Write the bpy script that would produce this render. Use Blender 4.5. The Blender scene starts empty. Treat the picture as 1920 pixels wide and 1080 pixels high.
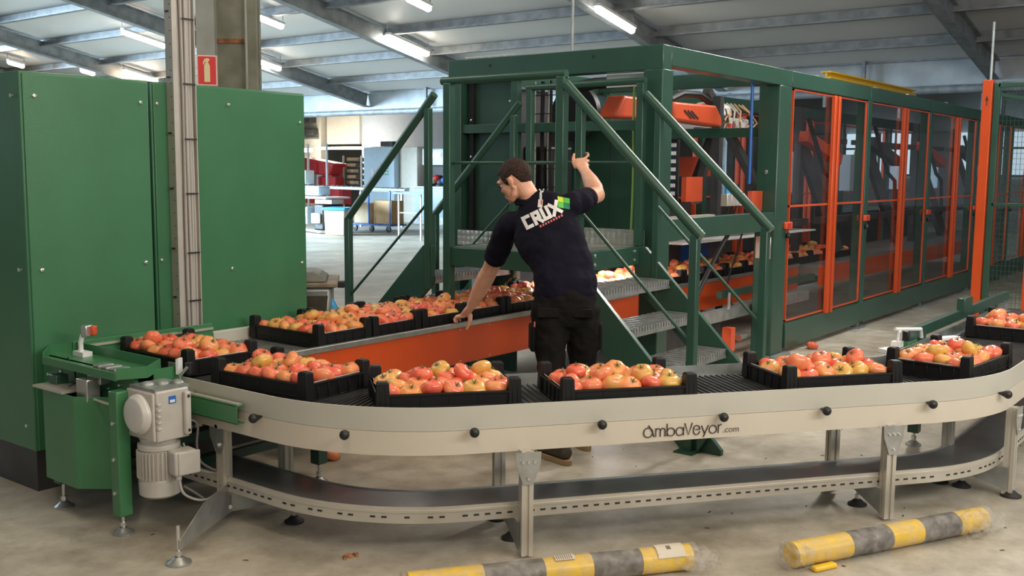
import bpy, bmesh, math, random
from mathutils import Vector, Matrix, Euler
from mathutils.bvhtree import BVHTree
random.seed(7)
S = bpy.context.scene
COL = S.collection
PI = math.pi
R = math.radians

# ------------------------------------------------------------------ camera
cam_d = bpy.data.cameras.new('camera')
cam = bpy.data.objects.new('camera', cam_d)
COL.objects.link(cam)
S.camera = cam
cam_d.sensor_width = 36.0
cam_d.lens = 36.0 * 1900.0 / 1920.0
cam_d.clip_start = 0.05
cam_d.clip_end = 200
_y, _p, _r = R(37.637), R(6.645), R(-0.4736)
_f = Vector((math.cos(_y) * math.cos(_p), math.sin(_y) * math.cos(_p), -math.sin(_p)))
_rt = Vector((math.sin(_y), -math.cos(_y), 0))
_d = _f.cross(_rt)
_r2 = math.cos(_r) * _rt + math.sin(_r) * _d
_d2 = -math.sin(_r) * _rt + math.cos(_r) * _d
_m = Matrix((_r2, -_d2, -_f)).transposed().to_4x4()
_m.translation = Vector((0, 0, 1.6))
cam.matrix_world = _m

# ------------------------------------------------------------------ colour management, world, lights
vs = S.view_settings
vs.view_transform = 'Standard'
vs.look = 'None'
vs.gamma = 1.0
vs.use_curve_mapping = False
vs.exposure = -0.47

w = bpy.data.worlds.new('world')
S.world = w
w.use_nodes = True
bg = w.node_tree.nodes['Background']
bg.inputs['Color'].default_value = (0.80, 0.88, 1.0, 1)
bg.inputs['Strength'].default_value = 0.36

def area(name, loc, target, sx, sy, power, color):
    d = bpy.data.lights.new(name, 'AREA')
    d.shape = 'RECTANGLE'
    d.size = sx
    d.size_y = sy
    d.energy = power
    d.color = color
    o = bpy.data.objects.new(name, d)
    COL.objects.link(o)
    o.location = loc
    v = Vector(target) - Vector(loc)
    o.rotation_euler = v.to_track_quat('-Z', 'Y').to_euler()
    return o
WARM = (1.0, 0.83, 0.62)
NEUT = (1.0, 0.95, 0.87)
COOL = (0.66, 0.85, 1.0)
# tube rows of the hall (outside the frame, over and behind the camera)
area('hall_tubes', (1.0, 1.5, 4.6), (1.0, 1.5, 0), 0.5, 5.0, 70, WARM)
area('hall_tubes', (3.4, 2.2, 4.6), (3.4, 2.2, 0), 0.35, 6.0, 75, WARM)
area('hall_tubes', (7.0, 0.5, 4.6), (7.0, 0.5, 0), 0.5, 6.0, 110, NEUT)
area('hall_tubes', (-1.5, -1.0, 4.4), (3.0, 4.0, 0.5), 0.6, 5.0, 120, WARM)
area('hall_tubes', (12.0, 0.0, 4.4), (12.0, 1.0, 0), 0.6, 6.0, 140, COOL)
area('hall_tubes', (9.4, 2.6, 4.5), (3.0, 2.8, 0), 0.3, 2.0, 230, NEUT)
area('hall_tubes', (4.5, 8.5, 4.8), (4.5, 8.5, 0), 0.5, 5.0, 120, NEUT)
# cool fill lights added out of view to brighten the back of the hall
dd = area('daylight_fill', (9.0, 26.0, 3.9), (15.5, 18.5, 0.0), 8.0, 4.0, 3100, (0.58, 0.80, 1.0))
dd.data.spread = R(66)
area('daylight_fill', (3.0, 13.0, 3.2), (10.0, 10.0, 1.0), 5.0, 3.0, 380, COOL)
area('roof_fill_light', (4.0, -3.0, 3.0), (13.0, 8.0, 5.0), 6.0, 1.0, 420, NEUT)  # added fill light that brightens the roof from below

# ------------------------------------------------------------------ materials
def mat(name, col, rough=0.5, metal=0.0, var=0.0, vscale=6.0, bump=0.0, bscale=60.0, coat=0.0, emit=None, estr=0.0, spec=None, col2=None):
    m = bpy.data.materials.new(name)
    m.use_nodes = True
    nt = m.node_tree
    b = nt.nodes['Principled BSDF']
    b.inputs['Base Color'].default_value = (*col, 1)
    b.inputs['Roughness'].default_value = rough
    b.inputs['Metallic'].default_value = metal
    if coat: b.inputs['Coat Weight'].default_value = coat
    if spec is not None: b.inputs['Specular IOR Level'].default_value = spec
    if emit:
        b.inputs['Emission Color'].default_value = (*emit, 1)
        b.inputs['Emission Strength'].default_value = estr
    tc = nt.nodes.new('ShaderNodeTexCoord')
    if var > 0:
        n = nt.nodes.new('ShaderNodeTexNoise')
        n.inputs['Scale'].default_value = vscale
        n.inputs['Detail'].default_value = 6
        nt.links.new(tc.outputs['Object'], n.inputs['Vector'])
        mx = nt.nodes.new('ShaderNodeMix')
        mx.data_type = 'RGBA'
        c2 = col2 if col2 else tuple(max(0, c * (1 - var)) for c in col)
        c1 = col if col2 else tuple(min(1, c * (1 + var)) for c in col)
        mx.inputs['A'].default_value = (*c1, 1)
        mx.inputs['B'].default_value = (*c2, 1)
        cr = nt.nodes.new('ShaderNodeMapRange')
        cr.inputs['From Min'].default_value = 0.35
        cr.inputs['From Max'].default_value = 0.65
        nt.links.new(n.outputs['Fac'], cr.inputs['Value'])
        nt.links.new(cr.outputs['Result'], mx.inputs['Factor'])
        nt.links.new(mx.outputs['Result'], b.inputs['Base Color'])
    if bump > 0:
        n = nt.nodes.new('ShaderNodeTexNoise')
        n.inputs['Scale'].default_value = bscale
        n.inputs['Detail'].default_value = 3
        nt.links.new(tc.outputs['Object'], n.inputs['Vector'])
        bp = nt.nodes.new('ShaderNodeBump')
        bp.inputs['Strength'].default_value = bump
        bp.inputs['Distance'].default_value = 0.01
        nt.links.new(n.outputs['Fac'], bp.inputs['Height'])
        nt.links.new(bp.outputs['Normal'], b.inputs['Normal'])
    return m

M = {}
M['green'] = mat('green_paint', (0.046, 0.165, 0.078), 0.33, var=0.06, vscale=3, bump=0.06, bscale=160)
M['dgreen'] = mat('dark_green_paint', (0.027, 0.076, 0.052), 0.28, var=0.08, vscale=3, bump=0.03, bscale=160)
M['lgreen'] = mat('bright_green_paint', (0.050, 0.185, 0.078), 0.30, var=0.06, vscale=4)
M['orange'] = mat('orange_paint', (0.56, 0.070, 0.012), 0.34, var=0.05, vscale=3)
M['orange2'] = mat('robot_orange', (0.60, 0.085, 0.03), 0.38, var=0.06, vscale=5)
M['galv'] = mat('galvanised_steel', (0.46, 0.47, 0.46), 0.36, 0.75, var=0.14, vscale=14)
M['gdark'] = mat('dull_galvanised_steel', (0.30, 0.32, 0.31), 0.42, 0.55, var=0.2, vscale=8)
M['postalu'] = mat('dull_aluminium_channel', (0.42, 0.40, 0.36), 0.5, 0.15, var=0.08, vscale=5)
M['alu'] = mat('aluminium_profile', (0.60, 0.57, 0.50), 0.38, 0.55, var=0.04, vscale=8)
M['guard'] = mat('coated_side_guard', (0.52, 0.505, 0.435), 0.42, 0.12, var=0.03, vscale=2)
M['guard2'] = mat('coated_lower_side_guard', (0.60, 0.545, 0.45), 0.45, 0.10, var=0.03, vscale=2)
M['tray'] = mat('zinc_tray', (0.30, 0.31, 0.31), 0.34, 0.75, var=0.12, vscale=5)
M['stain'] = mat('stainless_plate', (0.50, 0.50, 0.47), 0.28, 0.8, var=0.08, vscale=20)
M['chrome'] = mat('zinc_bolt', (0.7, 0.7, 0.68), 0.25, 0.9)
M['black'] = mat('black_plastic', (0.012, 0.012, 0.013), 0.42, bump=0.04, bscale=90)
M['crate'] = mat('black_crate_plastic', (0.006, 0.006, 0.0065), 0.45, bump=0.05, bscale=70, spec=0.35)
M['belt'] = mat('dark_belt_plastic', (0.035, 0.036, 0.037), 0.34, var=0.3, vscale=9)
M['rubber'] = mat('rubber', (0.02, 0.019, 0.018), 0.6)
M['slot'] = mat('slot_shade', (0.02, 0.02, 0.02), 0.8)  # near-black that paints the shade inside slots and holes
M['motor'] = mat('grey_motor_paint', (0.50, 0.475, 0.43), 0.42, 0.1, var=0.06, vscale=12)
M['motor2'] = mat('light_motor_paint', (0.62, 0.60, 0.57), 0.35, 0.1, var=0.04, vscale=12)
M['white'] = mat('white_paint', (0.74, 0.75, 0.74), 0.45, var=0.03)
M['coolwhite'] = mat('cool_white_wall', (0.60, 0.67, 0.73), 0.6, var=0.03)
M['cream'] = mat('cream_panel', (0.70, 0.66, 0.56), 0.6, var=0.04)
M['paleblue'] = mat('pale_blue_panel', (0.52, 0.66, 0.76), 0.5, var=0.03)
M['blue'] = mat('blue_paint', (0.02, 0.13, 0.48), 0.4)
M['pblue'] = mat('pipe_blue', (0.02, 0.12, 0.42), 0.35)
M['sblue'] = mat('sky_blue_plastic', (0.06, 0.36, 0.75), 0.35)
M['red'] = mat('red_paint', (0.52, 0.025, 0.03), 0.4)
M['card'] = mat('cardboard', (0.46, 0.29, 0.14), 0.8, var=0.08)
M['card2'] = mat('pale_cardboard', (0.60, 0.46, 0.30), 0.8, var=0.06)
M['yellow'] = mat('yellow_paint', (0.83, 0.52, 0.02), 0.4, var=0.05)
M['grey'] = mat('grey_plastic', (0.15, 0.145, 0.115), 0.45, var=0.12, vscale=8)
M['dgrey'] = mat('dark_grey', (0.045, 0.045, 0.045), 0.5, var=0.2)
M['cable2'] = mat('dark_grey_cable', (0.16, 0.15, 0.145), 0.5)
M['cable'] = mat('grey_cable', (0.42, 0.40, 0.37), 0.5)
M['gcable'] = mat('green_cable', (0.28, 0.48, 0.12), 0.5)
M['oldpaint'] = mat('worn_column_paint', (0.23, 0.225, 0.17), 0.6, 0.1, var=0.3, vscale=5, col2=(0.15, 0.145, 0.105))
M['oldpaint2'] = mat('worn_light_column_paint', (0.40, 0.41, 0.37), 0.6, 0.1, var=0.3, vscale=4, col2=(0.30, 0.30, 0.25))
M['rust'] = mat('rusty_weld', (0.24, 0.095, 0.035), 0.8, var=0.4, vscale=20)
M['beam'] = mat('galvanised_beam', (0.22, 0.24, 0.25), 0.55, 0.15, var=0.2, vscale=6)
M['beam2'] = mat('galvanised_purlin', (0.20, 0.21, 0.215), 0.55, 0.1, var=0.22, vscale=5)
M['gutter'] = mat('gutter_sheet', (0.36, 0.39, 0.41), 0.55, 0.1, var=0.14, vscale=2.5)
M['shoe'] = mat('brown_boot_leather', (0.055, 0.045, 0.030), 0.6, var=0.2, vscale=20)
M['sole'] = mat('tan_sole', (0.36, 0.25, 0.13), 0.6)
M['skin'] = mat('skin', (0.70, 0.37, 0.245), 0.48, var=0.10, vscale=14, bump=0.05, bscale=70)
M['skin'].node_tree.nodes['Principled BSDF'].inputs['Subsurface Weight'].default_value = 0.12
M['skin'].node_tree.nodes['Principled BSDF'].inputs['Subsurface Scale'].default_value = 0.02
M['hair'] = mat('dark_brown_hair', (0.030, 0.0125, 0.008), 0.6, var=0.6, vscale=60, bump=1.0, bscale=150, spec=0.3)
M['navy'] = mat('navy_cotton', (0.0065, 0.006, 0.0135), 0.85, spec=0.15, var=0.15, vscale=10, bump=0.3, bscale=25)
M['trouser'] = mat('black_work_cloth', (0.0075, 0.0065, 0.006), 0.85, spec=0.15, var=0.25, vscale=10, bump=0.45, bscale=22)
M['print'] = mat('white_shirt_print', (0.80, 0.78, 0.76), 0.7)
M['pinkp'] = mat('pink_shirt_print', (0.62, 0.16, 0.16), 0.7)
M['lime'] = mat('lime_print', (0.50, 0.66, 0.03), 0.7)
M['pgreen'] = mat('green_print', (0.10, 0.50, 0.08), 0.7)
M['pdgreen'] = mat('dark_green_print', (0.01, 0.20, 0.09), 0.7)
M['ink'] = mat('logo_ink', (0.035, 0.02, 0.02), 0.5)
M['ink2'] = mat('faded_logo_ink', (0.17, 0.13, 0.11), 0.5)
M['signred'] = mat('sign_red', (0.72, 0.035, 0.03), 0.45)
M['signwhite'] = mat('sign_border', (0.80, 0.60, 0.55), 0.5)
M['signyel'] = mat('sign_pictogram', (0.78, 0.66, 0.36), 0.5)
M['bagwrap'] = mat('label_paper', (0.62, 0.56, 0.45), 0.6, var=0.05)
M['leaf'] = mat('dry_leaf', (0.33, 0.13, 0.05), 0.8, var=0.3, vscale=40)
M['tubeglow'] = mat('lamp_tube', (1, 1, 1), 0.5, emit=(1.0, 0.93, 0.80), estr=55)
M['tubewarm'] = mat('warm_lamp_tube', (1, 1, 1), 0.5, emit=(1.0, 0.74, 0.52), estr=55)
M['led'] = mat('led_panel', (1, 1, 1), 0.5, emit=(0.9, 0.97, 1.0), estr=16)
M['winglow'] = mat('daylit_window', (0.8, 0.9, 1), 0.5, emit=(0.62, 0.86, 1.0), estr=1.5)
M['bluelight'] = mat('blue_signal', (0.05, 0.2, 1), 0.5, emit=(0.05, 0.3, 1.0), estr=3)
M['calyx'] = mat('tomato_calyx', (0.13, 0.14, 0.05), 0.7, var=0.3, vscale=60)
M['pale_strip'] = mat('pale_crate_strip', (0.62, 0.55, 0.55), 0.5)

def glass_mat(name, tint, refl):
    m = bpy.data.materials.new(name)
    m.use_nodes = True
    nt = m.node_tree
    nt.nodes.clear()
    out = nt.nodes.new('ShaderNodeOutputMaterial')
    tr = nt.nodes.new('ShaderNodeBsdfTransparent')
    tr.inputs['Color'].default_value = (*tint, 1)
    gl = nt.nodes.new('ShaderNodeBsdfGlossy')
    gl.inputs['Roughness'].default_value = 0.03
    gl.inputs['Color'].default_value = (1, 1, 1, 1)
    mx = nt.nodes.new('ShaderNodeMixShader')
    lw0 = nt.nodes.new('ShaderNodeLayerWeight')
    lw0.inputs['Blend'].default_value = 0.5
    lw = nt.nodes.new('ShaderNodeMath')
    lw.operation = 'POWER'
    lw.inputs[1].default_value = 4.0
    nt.links.new(lw0.outputs['Facing'], lw.inputs[0])
    mt = nt.nodes.new('ShaderNodeMath')
    mt.operation = 'MULTIPLY'
    mt.inputs[1].default_value = refl
    nt.links.new(lw.outputs[0], mt.inputs[0])
    nt.links.new(mt.outputs[0], mx.inputs[0])
    nt.links.new(tr.outputs[0], mx.inputs[1])
    nt.links.new(gl.outputs[0], mx.inputs[2])
    nt.links.new(mx.outputs[0], out.inputs['Surface'])
    return m
M['plexi'] = glass_mat('acrylic_pane', (0.93, 0.91, 0.91), 0.55)

def wrap_mat():
    m = bpy.data.materials.new('cloudy_plastic_wrap')
    m.use_nodes = True
    nt = m.node_tree
    nt.nodes.clear()
    out = nt.nodes.new('ShaderNodeOutputMaterial')
    tr = nt.nodes.new('ShaderNodeBsdfTransparent')
    pb = nt.nodes.new('ShaderNodeBsdfPrincipled')
    pb.inputs['Base Color'].default_value = (0.62, 0.58, 0.52, 1)
    pb.inputs['Roughness'].default_value = 0.22
    mx = nt.nodes.new('ShaderNodeMixShader')
    n = nt.nodes.new('ShaderNodeTexNoise')
    n.inputs['Scale'].default_value = 22
    n.inputs['Detail'].default_value = 4
    tc = nt.nodes.new('ShaderNodeTexCoord')
    nt.links.new(tc.outputs['Object'], n.inputs['Vector'])
    mr = nt.nodes.new('ShaderNodeMapRange')
    mr.inputs['From Min'].default_value = 0.35
    mr.inputs['From Max'].default_value = 0.75
    mr.inputs['To Min'].default_value = 0.05
    mr.inputs['To Max'].default_value = 0.40
    bp = nt.nodes.new('ShaderNodeBump')
    bp.inputs['Strength'].default_value = 1.0
    bp.inputs['Distance'].default_value = 0.02
    nt.links.new(n.outputs['Fac'], mr.inputs['Value'])
    nt.links.new(n.outputs['Fac'], bp.inputs['Height'])
    nt.links.new(bp.outputs['Normal'], pb.inputs['Normal'])
    nt.links.new(mr.outputs['Result'], mx.inputs[0])
    nt.links.new(tr.outputs[0], mx.inputs[1])
    nt.links.new(pb.outputs[0], mx.inputs[2])
    nt.links.new(mx.outputs[0], out.inputs['Surface'])
    return m
M['wrap'] = wrap_mat()

def floor_mat():
    m = bpy.data.materials.new('worn_concrete')
    m.use_nodes = True
    nt = m.node_tree
    b = nt.nodes['Principled BSDF']
    tc = nt.nodes.new('ShaderNodeTexCoord')
    def noise(sc, det, rg):
        n = nt.nodes.new('ShaderNodeTexNoise')
        n.inputs['Scale'].default_value = sc
        n.inputs['Detail'].default_value = det
        n.inputs['Roughness'].default_value = rg
        nt.links.new(tc.outputs['Object'], n.inputs['Vector'])
        return n
    def ramp(src, a, b_, c1, c2):
        r = nt.nodes.new('ShaderNodeValToRGB')
        r.color_ramp.elements[0].position = a
        r.color_ramp.elements[1].position = b_
        r.color_ramp.elements[0].color = (*c1, 1)
        r.color_ramp.elements[1].color = (*c2, 1)
        nt.links.new(src, r.inputs['Fac'])
        return r
    def mult(a, b_):
        x = nt.nodes.new('ShaderNodeMix')
        x.data_type = 'RGBA'
        x.blend_type = 'MULTIPLY'
        x.inputs['Factor'].default_value = 1
        nt.links.new(a, x.inputs['A'])
        nt.links.new(b_, x.inputs['B'])
        return x.outputs['Result']
    n1 = noise(0.7, 9, 0.72)
    n2 = noise(6, 10, 0.7)
    n3 = noise(38, 4, 0.6)
    r1 = ramp(n1.outputs['Fac'], 0.36, 0.62, (0.30, 0.265, 0.205), (0.57, 0.525, 0.435))
    r2 = ramp(n2.outputs['Fac'], 0.30, 0.58, (0.70, 0.68, 0.64), (1, 1, 1))
    r3 = ramp(n3.outputs['Fac'], 0.28, 0.36, (0.72, 0.70, 0.66), (1, 1, 1))
    c = mult(mult(r1.outputs['Color'], r2.outputs['Color']), r3.outputs['Color'])
    nt.links.new(c, b.inputs['Base Color'])
    r4 = ramp(n2.outputs['Fac'], 0.3, 0.7, (0.38, 0.38, 0.38), (0.60, 0.60, 0.60))
    nt.links.new(r4.outputs['Color'], b.inputs['Roughness'])
    bp = nt.nodes.new('ShaderNodeBump')
    bp.inputs['Strength'].default_value = 0.12
    nt.links.new(n2.outputs['Fac'], bp.inputs['Height'])
    nt.links.new(bp.outputs['Normal'], b.inputs['Normal'])
    return m
M['floor'] = floor_mat()

def ribbed(name, col, scale, axis, rough=0.5, metal=0.1, depth=0.6, dark=0.75):
    m = mat(name, col, rough, metal)
    nt = m.node_tree
    b = nt.nodes['Principled BSDF']
    tc = nt.nodes.new('ShaderNodeTexCoord')
    wv = nt.nodes.new('ShaderNodeTexWave')
    wv.bands_direction = axis
    wv.inputs['Scale'].default_value = scale
    nt.links.new(tc.outputs['Object'], wv.inputs['Vector'])
    bp = nt.nodes.new('ShaderNodeBump')
    bp.inputs['Strength'].default_value = depth
    bp.inputs['Distance'].default_value = 0.01
    nt.links.new(wv.outputs['Fac'], bp.inputs['Height'])
    nt.links.new(bp.outputs['Normal'], b.inputs['Normal'])
    return m
M['roof'] = ribbed('ribbed_roof_sheet', (0.58, 0.57, 0.55), 0.7, 'Y', 0.55, 0.05, 0.10)

def checker_mat():
    m = mat('checker_plate', (0.50, 0.49, 0.44), 0.3, 0.75, var=0.1, vscale=10)
    nt = m.node_tree
    b = nt.nodes['Principled BSDF']
    tc = nt.nodes.new('ShaderNodeTexCoord')
    v = nt.nodes.new('ShaderNodeTexVoronoi')
    v.inputs['Scale'].default_value = 22
    v.inputs['Randomness'].default_value = 0.2
    nt.links.new(tc.outputs['Object'], v.inputs['Vector'])
    bp = nt.nodes.new('ShaderNodeBump')
    bp.invert = True
    bp.inputs['Strength'].default_value = 0.9
    bp.inputs['Distance'].default_value = 0.01
    nt.links.new(v.outputs['Distance'], bp.inputs['Height'])
    nt.links.new(bp.outputs['Normal'], b.inputs['Normal'])
    return m
M['checker'] = checker_mat()

def tomato_mat(name, per_island):
    m = bpy.data.materials.new(name)
    m.use_nodes = True
    nt = m.node_tree
    b = nt.nodes['Principled BSDF']
    b.inputs['Roughness'].default_value = 0.24
    b.inputs['Subsurface Weight'].default_value = 0.08
    b.inputs['Subsurface Scale'].default_value = 0.02
    if per_island:
        g = nt.nodes.new('ShaderNodeNewGeometry')
        rnd = g.outputs['Random Per Island']
    else:
        g = nt.nodes.new('ShaderNodeObjectInfo')
        rnd = g.outputs['Random']
    r = nt.nodes.new('ShaderNodeValToRGB')
    e = r.color_ramp.elements
    e[0].position = 0.0
    e[0].color = (0.68, 0.09, 0.055, 1)
    e[1].position = 1.0
    e[1].color = (0.66, 0.39, 0.09, 1)
    for p, c in ((0.25, (0.76, 0.17, 0.09)), (0.55, (0.77, 0.245, 0.105)), (0.82, (0.74, 0.32, 0.10))):
        q = e.new(p)
        q.color = (*c, 1)
    tc = nt.nodes.new('ShaderNodeTexCoord')
    n = nt.nodes.new('ShaderNodeTexNoise')
    n.inputs['Scale'].default_value = 16
    n.inputs['Detail'].default_value = 2
    nt.links.new(tc.outputs['Object'], n.inputs['Vector'])
    ad = nt.nodes.new('ShaderNodeMath')
    ad.operation = 'MULTIPLY_ADD'
    ad.inputs[1].default_value = 0.9
    ad.inputs[2].default_value = -0.36
    nt.links.new(n.outputs['Fac'], ad.inputs[0])
    a2 = nt.nodes.new('ShaderNodeMath')
    a2.operation = 'ADD'
    nt.links.new(rnd, a2.inputs[0])
    nt.links.new(ad.outputs[0], a2.inputs[1])
    nt.links.new(a2.outputs[0], r.inputs['Fac'])
    nt.links.new(r.outputs['Color'], b.inputs['Base Color'])
    return m
M['tomato'] = tomato_mat('ripe_tomato_skin', False)
M['tomatoes'] = tomato_mat('tomato_skins', True)

# ------------------------------------------------------------------ mesh helpers
class MB:
    def __init__(s):
        s.bm = bmesh.new()
    def _hex(s, p):
        v = [s.bm.verts.new(q) for q in p]
        for f in ((0, 3, 2, 1), (4, 5, 6, 7), (0, 1, 5, 4), (1, 2, 6, 5), (2, 3, 7, 6), (3, 0, 4, 7)):
            s.bm.faces.new([v[i] for i in f])
    def box(s, x0, x1, y0, y1, z0, z1):
        x0, x1 = sorted((x0, x1)); y0, y1 = sorted((y0, y1)); z0, z1 = sorted((z0, z1))
        s._hex([(x0, y0, z0), (x1, y0, z0), (x1, y1, z0), (x0, y1, z0), (x0, y0, z1), (x1, y0, z1), (x1, y1, z1), (x0, y1, z1)])
        return s
    def obox(s, c, sx, sy, sz, rz=0.0, tx=1.0, ty=1.0):
        # box with its base centre at c, turned about z, top scaled by tx, ty
        m = Matrix.Rotation(rz, 3, 'Z')
        c = Vector(c)
        P = []
        for z, kx, ky in ((0, 1, 1), (sz, tx, ty)):
            for x, y in ((-1, -1), (1, -1), (1, 1), (-1, 1)):
                P.append(c + m @ Vector((x * sx / 2 * kx, y * sy / 2 * ky, z)))
        s._hex(P)
        return s
    def bar(s, p, q, w, h, up=(0, 0, 1)):
        p, q, up = Vector(p), Vector(q), Vector(up)
        d = (q - p).normalized()
        a = d.cross(up)
        if a.length < 1e-4: a = d.cross(Vector((1, 0, 0)))
        a.normalize()
        b = a.cross(d).normalized()
        P = []
        for o in (p, q):
            for i, j in ((-1, -1), (1, -1), (1, 1), (-1, 1)):
                P.append(o + a * (i * w / 2) + b * (j * h / 2))
        v = [s.bm.verts.new(k) for k in P]
        for f in ((0, 1, 2, 3), (7, 6, 5, 4), (0, 4, 5, 1), (1, 5, 6, 2), (2, 6, 7, 3), (3, 7, 4, 0)):
            s.bm.faces.new([v[i] for i in f])
        return s
    def tube(s, pts, r, n=10, cap=True):
        pts = [Vector(p) for p in pts]
        rr = r if isinstance(r, (list, tuple)) else [r] * len(pts)
        rings = []
        prev = None
        for i, p in enumerate(pts):
            if i == 0: d = pts[1] - p
            elif i == len(pts) - 1: d = p - pts[i - 1]
            else: d = pts[i + 1] - pts[i - 1]
            d.normalize()
            if prev is None:
                a = d.cross(Vector((0, 0, 1)))
                if a.length < 1e-3: a = d.cross(Vector((1, 0, 0)))
            else:
                a = prev - d * prev.dot(d)
            a.normalize()
            prev = a
            b = d.cross(a)
            rings.append([s.bm.verts.new(p + (a * math.cos(2 * PI * k / n) + b * math.sin(2 * PI * k / n)) * rr[i]) for k in range(n)])
        for i in range(len(rings) - 1):
            for k in range(n):
                s.bm.faces.new([rings[i][k], rings[i][(k + 1) % n], rings[i + 1][(k + 1) % n], rings[i + 1][k]])
        if cap:
            s.bm.faces.new(rings[0][::-1])
            s.bm.faces.new(rings[-1])
        return s
    def hose(s, pts, r, n=8, k=6):
        P = [Vector(p) for p in pts]
        P = [P[0] * 2 - P[1]] + P + [P[-1] * 2 - P[-2]]
        out = []
        for i in range(1, len(P) - 2):
            for j in range(k):
                t = j / k
                a, b, c, d = P[i - 1], P[i], P[i + 1], P[i + 2]
                out.append(.5 * ((2 * b) + (c - a) * t + (2 * a - 5 * b + 4 * c - d) * t * t + (3 * b - a - 3 * c + d) * t ** 3))
        out.append(P[-2])
        return s.tube(out, r, n)
    def cyl(s, p, q, r, n=16):
        return s.tube([p, q], r, n)
    def lathe(s, c, prof, n=20, axis='z'):
        c = Vector(c)
        rings = []
        for r, z in prof:
            ring = []
            for k in range(n):
                a = 2 * PI * k / n
                x, y = r * math.cos(a), r * math.sin(a)
                v = Vector((x, y, z)) if axis == 'z' else (Vector((z, x, y)) if axis == 'x' else Vector((y, z, x)))
                ring.append(s.bm.verts.new(c + v))
            rings.append(ring)
        for i in range(len(rings) - 1):
            for k in range(n):
                s.bm.faces.new([rings[i][k], rings[i][(k + 1) % n], rings[i + 1][(k + 1) % n], rings[i + 1][k]])
        s.bm.faces.new(rings[0][::-1])
        s.bm.faces.new(rings[-1])
        return s
    def sphere(s, c, r, sc=(1, 1, 1), u=14, v=10):
        m = Matrix.Translation(Vector(c)) @ Matrix.Diagonal((*[r * k for k in sc], 1))
        bmesh.ops.create_uvsphere(s.bm, u_segments=u, v_segments=v, radius=1, matrix=m)
        return s
    def prism(s, poly, vec):
        # closed polygon (3-D points) extruded along vec
        vec = Vector(vec)
        a = [s.bm.verts.new(p) for p in poly]
        b = [s.bm.verts.new(Vector(p) + vec) for p in poly]
        n = len(a)
        s.bm.faces.new(a[::-1])
        s.bm.faces.new(b)
        for i in range(n):
            s.bm.faces.new([a[i], a[(i + 1) % n], b[(i + 1) % n], b[i]])
        return s
    def ribbon(s, path_o, path_i, z0, z1):
        # solid strip between two plan paths (lists of (x,y)), from z0 to z1
        n = len(path_o)
        V = [[s.bm.verts.new((x, y, z)) for x, y in P] for P in (path_o, path_i) for z in (z0, z1)]
        for i in range(n - 1):
            for a, b in ((0, 1), (1, 3), (3, 2), (2, 0)):
                s.bm.faces.new([V[a][i], V[a][i + 1], V[b][i + 1], V[b][i]])
        for i in (0, n - 1):
            s.bm.faces.new([V[0][i], V[1][i], V[3][i], V[2][i]])
        return s
    def build(s, name, m, parent=None, smooth=False, bevel=0.0, local=False, seg=2):
        bmesh.ops.recalc_face_normals(s.bm, faces=s.bm.faces[:])
        for e in s.bm.edges:
            if len(e.link_faces) == 2 and e.calc_face_angle(0) > R(32): e.smooth = False
        for f in s.bm.faces: f.smooth = True
        me = bpy.data.meshes.new(name)
        s.bm.to_mesh(me)
        s.bm.free()
        me.materials.append(M[m] if isinstance(m, str) else m)
        o = bpy.data.objects.new(name, me)
        COL.objects.link(o)
        if parent is not None:
            o.parent = parent
            if not local:
                off = Vector((0, 0, 0))
                p = parent
                while p is not None:
                    off += p.location
                    p = p.parent
                me.transform(Matrix.Translation(-off))
        if smooth:
            for p in me.polygons: p.use_smooth = True
        if bevel > 0:
            b = o.modifiers.new('bevel', 'BEVEL')
            b.width = bevel
            b.segments = seg
            b.limit_method = 'ANGLE'
            b.angle_limit = R(35)
        return o

def thing(name, label, cat, loc=(0, 0, 0), rz=0.0, group=None):
    o = bpy.data.objects.new(name, None)
    COL.objects.link(o)
    o.location = loc
    o.rotation_euler = (0, 0, rz)
    o.empty_display_size = 0.1
    o['label'] = label
    o['category'] = cat
    if group: o['group'] = group
    return o
def tag(o, label, cat, group=None, kind=None):
    o['label'] = label
    o['category'] = cat
    if group: o['group'] = group
    if kind: o['kind'] = kind
    return o
def struct(o, label=None):
    o['kind'] = 'structure'
    if label: o['label'] = label
    return o
def copy_tree(o, parent=None):
    c = o.copy()
    COL.objects.link(c)
    c.parent = parent
    for ch in list(o.children):
        copy_tree(ch, c)
    return c
def foot(parent, x, y, ztop, rad=0.045, name='levelling_foot', pad='galv'):
    f = MB()
    f.cyl((x, y, 0.02), (x, y, ztop), 0.008, 10)
    f.cyl((x, y, 0.035), (x, y, 0.055), 0.015, 6)
    o = f.build(name, 'chrome', parent)
    MB().lathe((x, y, 0.0), [(rad, 0.001), (rad, 0.008), (rad * .75, 0.014), (rad * .35, 0.03)], 20).build('foot_pad', pad, o, smooth=False)
    return o
def bolts(parent, pts, axis, r=0.009, name='bolt'):
    # raised round bolt heads, one mesh each
    for p in pts:
        p = Vector(p)
        a = {'x': Vector((-1, 0, 0)), 'y': Vector((0, -1, 0)), 'z': Vector((0, 0, 1))}[axis]
        MB().tube([p + a * -0.002, p + a * 0.006, p + a * 0.009], [r, r, r * .55], 10).build(name, 'chrome', parent, smooth=False)
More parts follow.
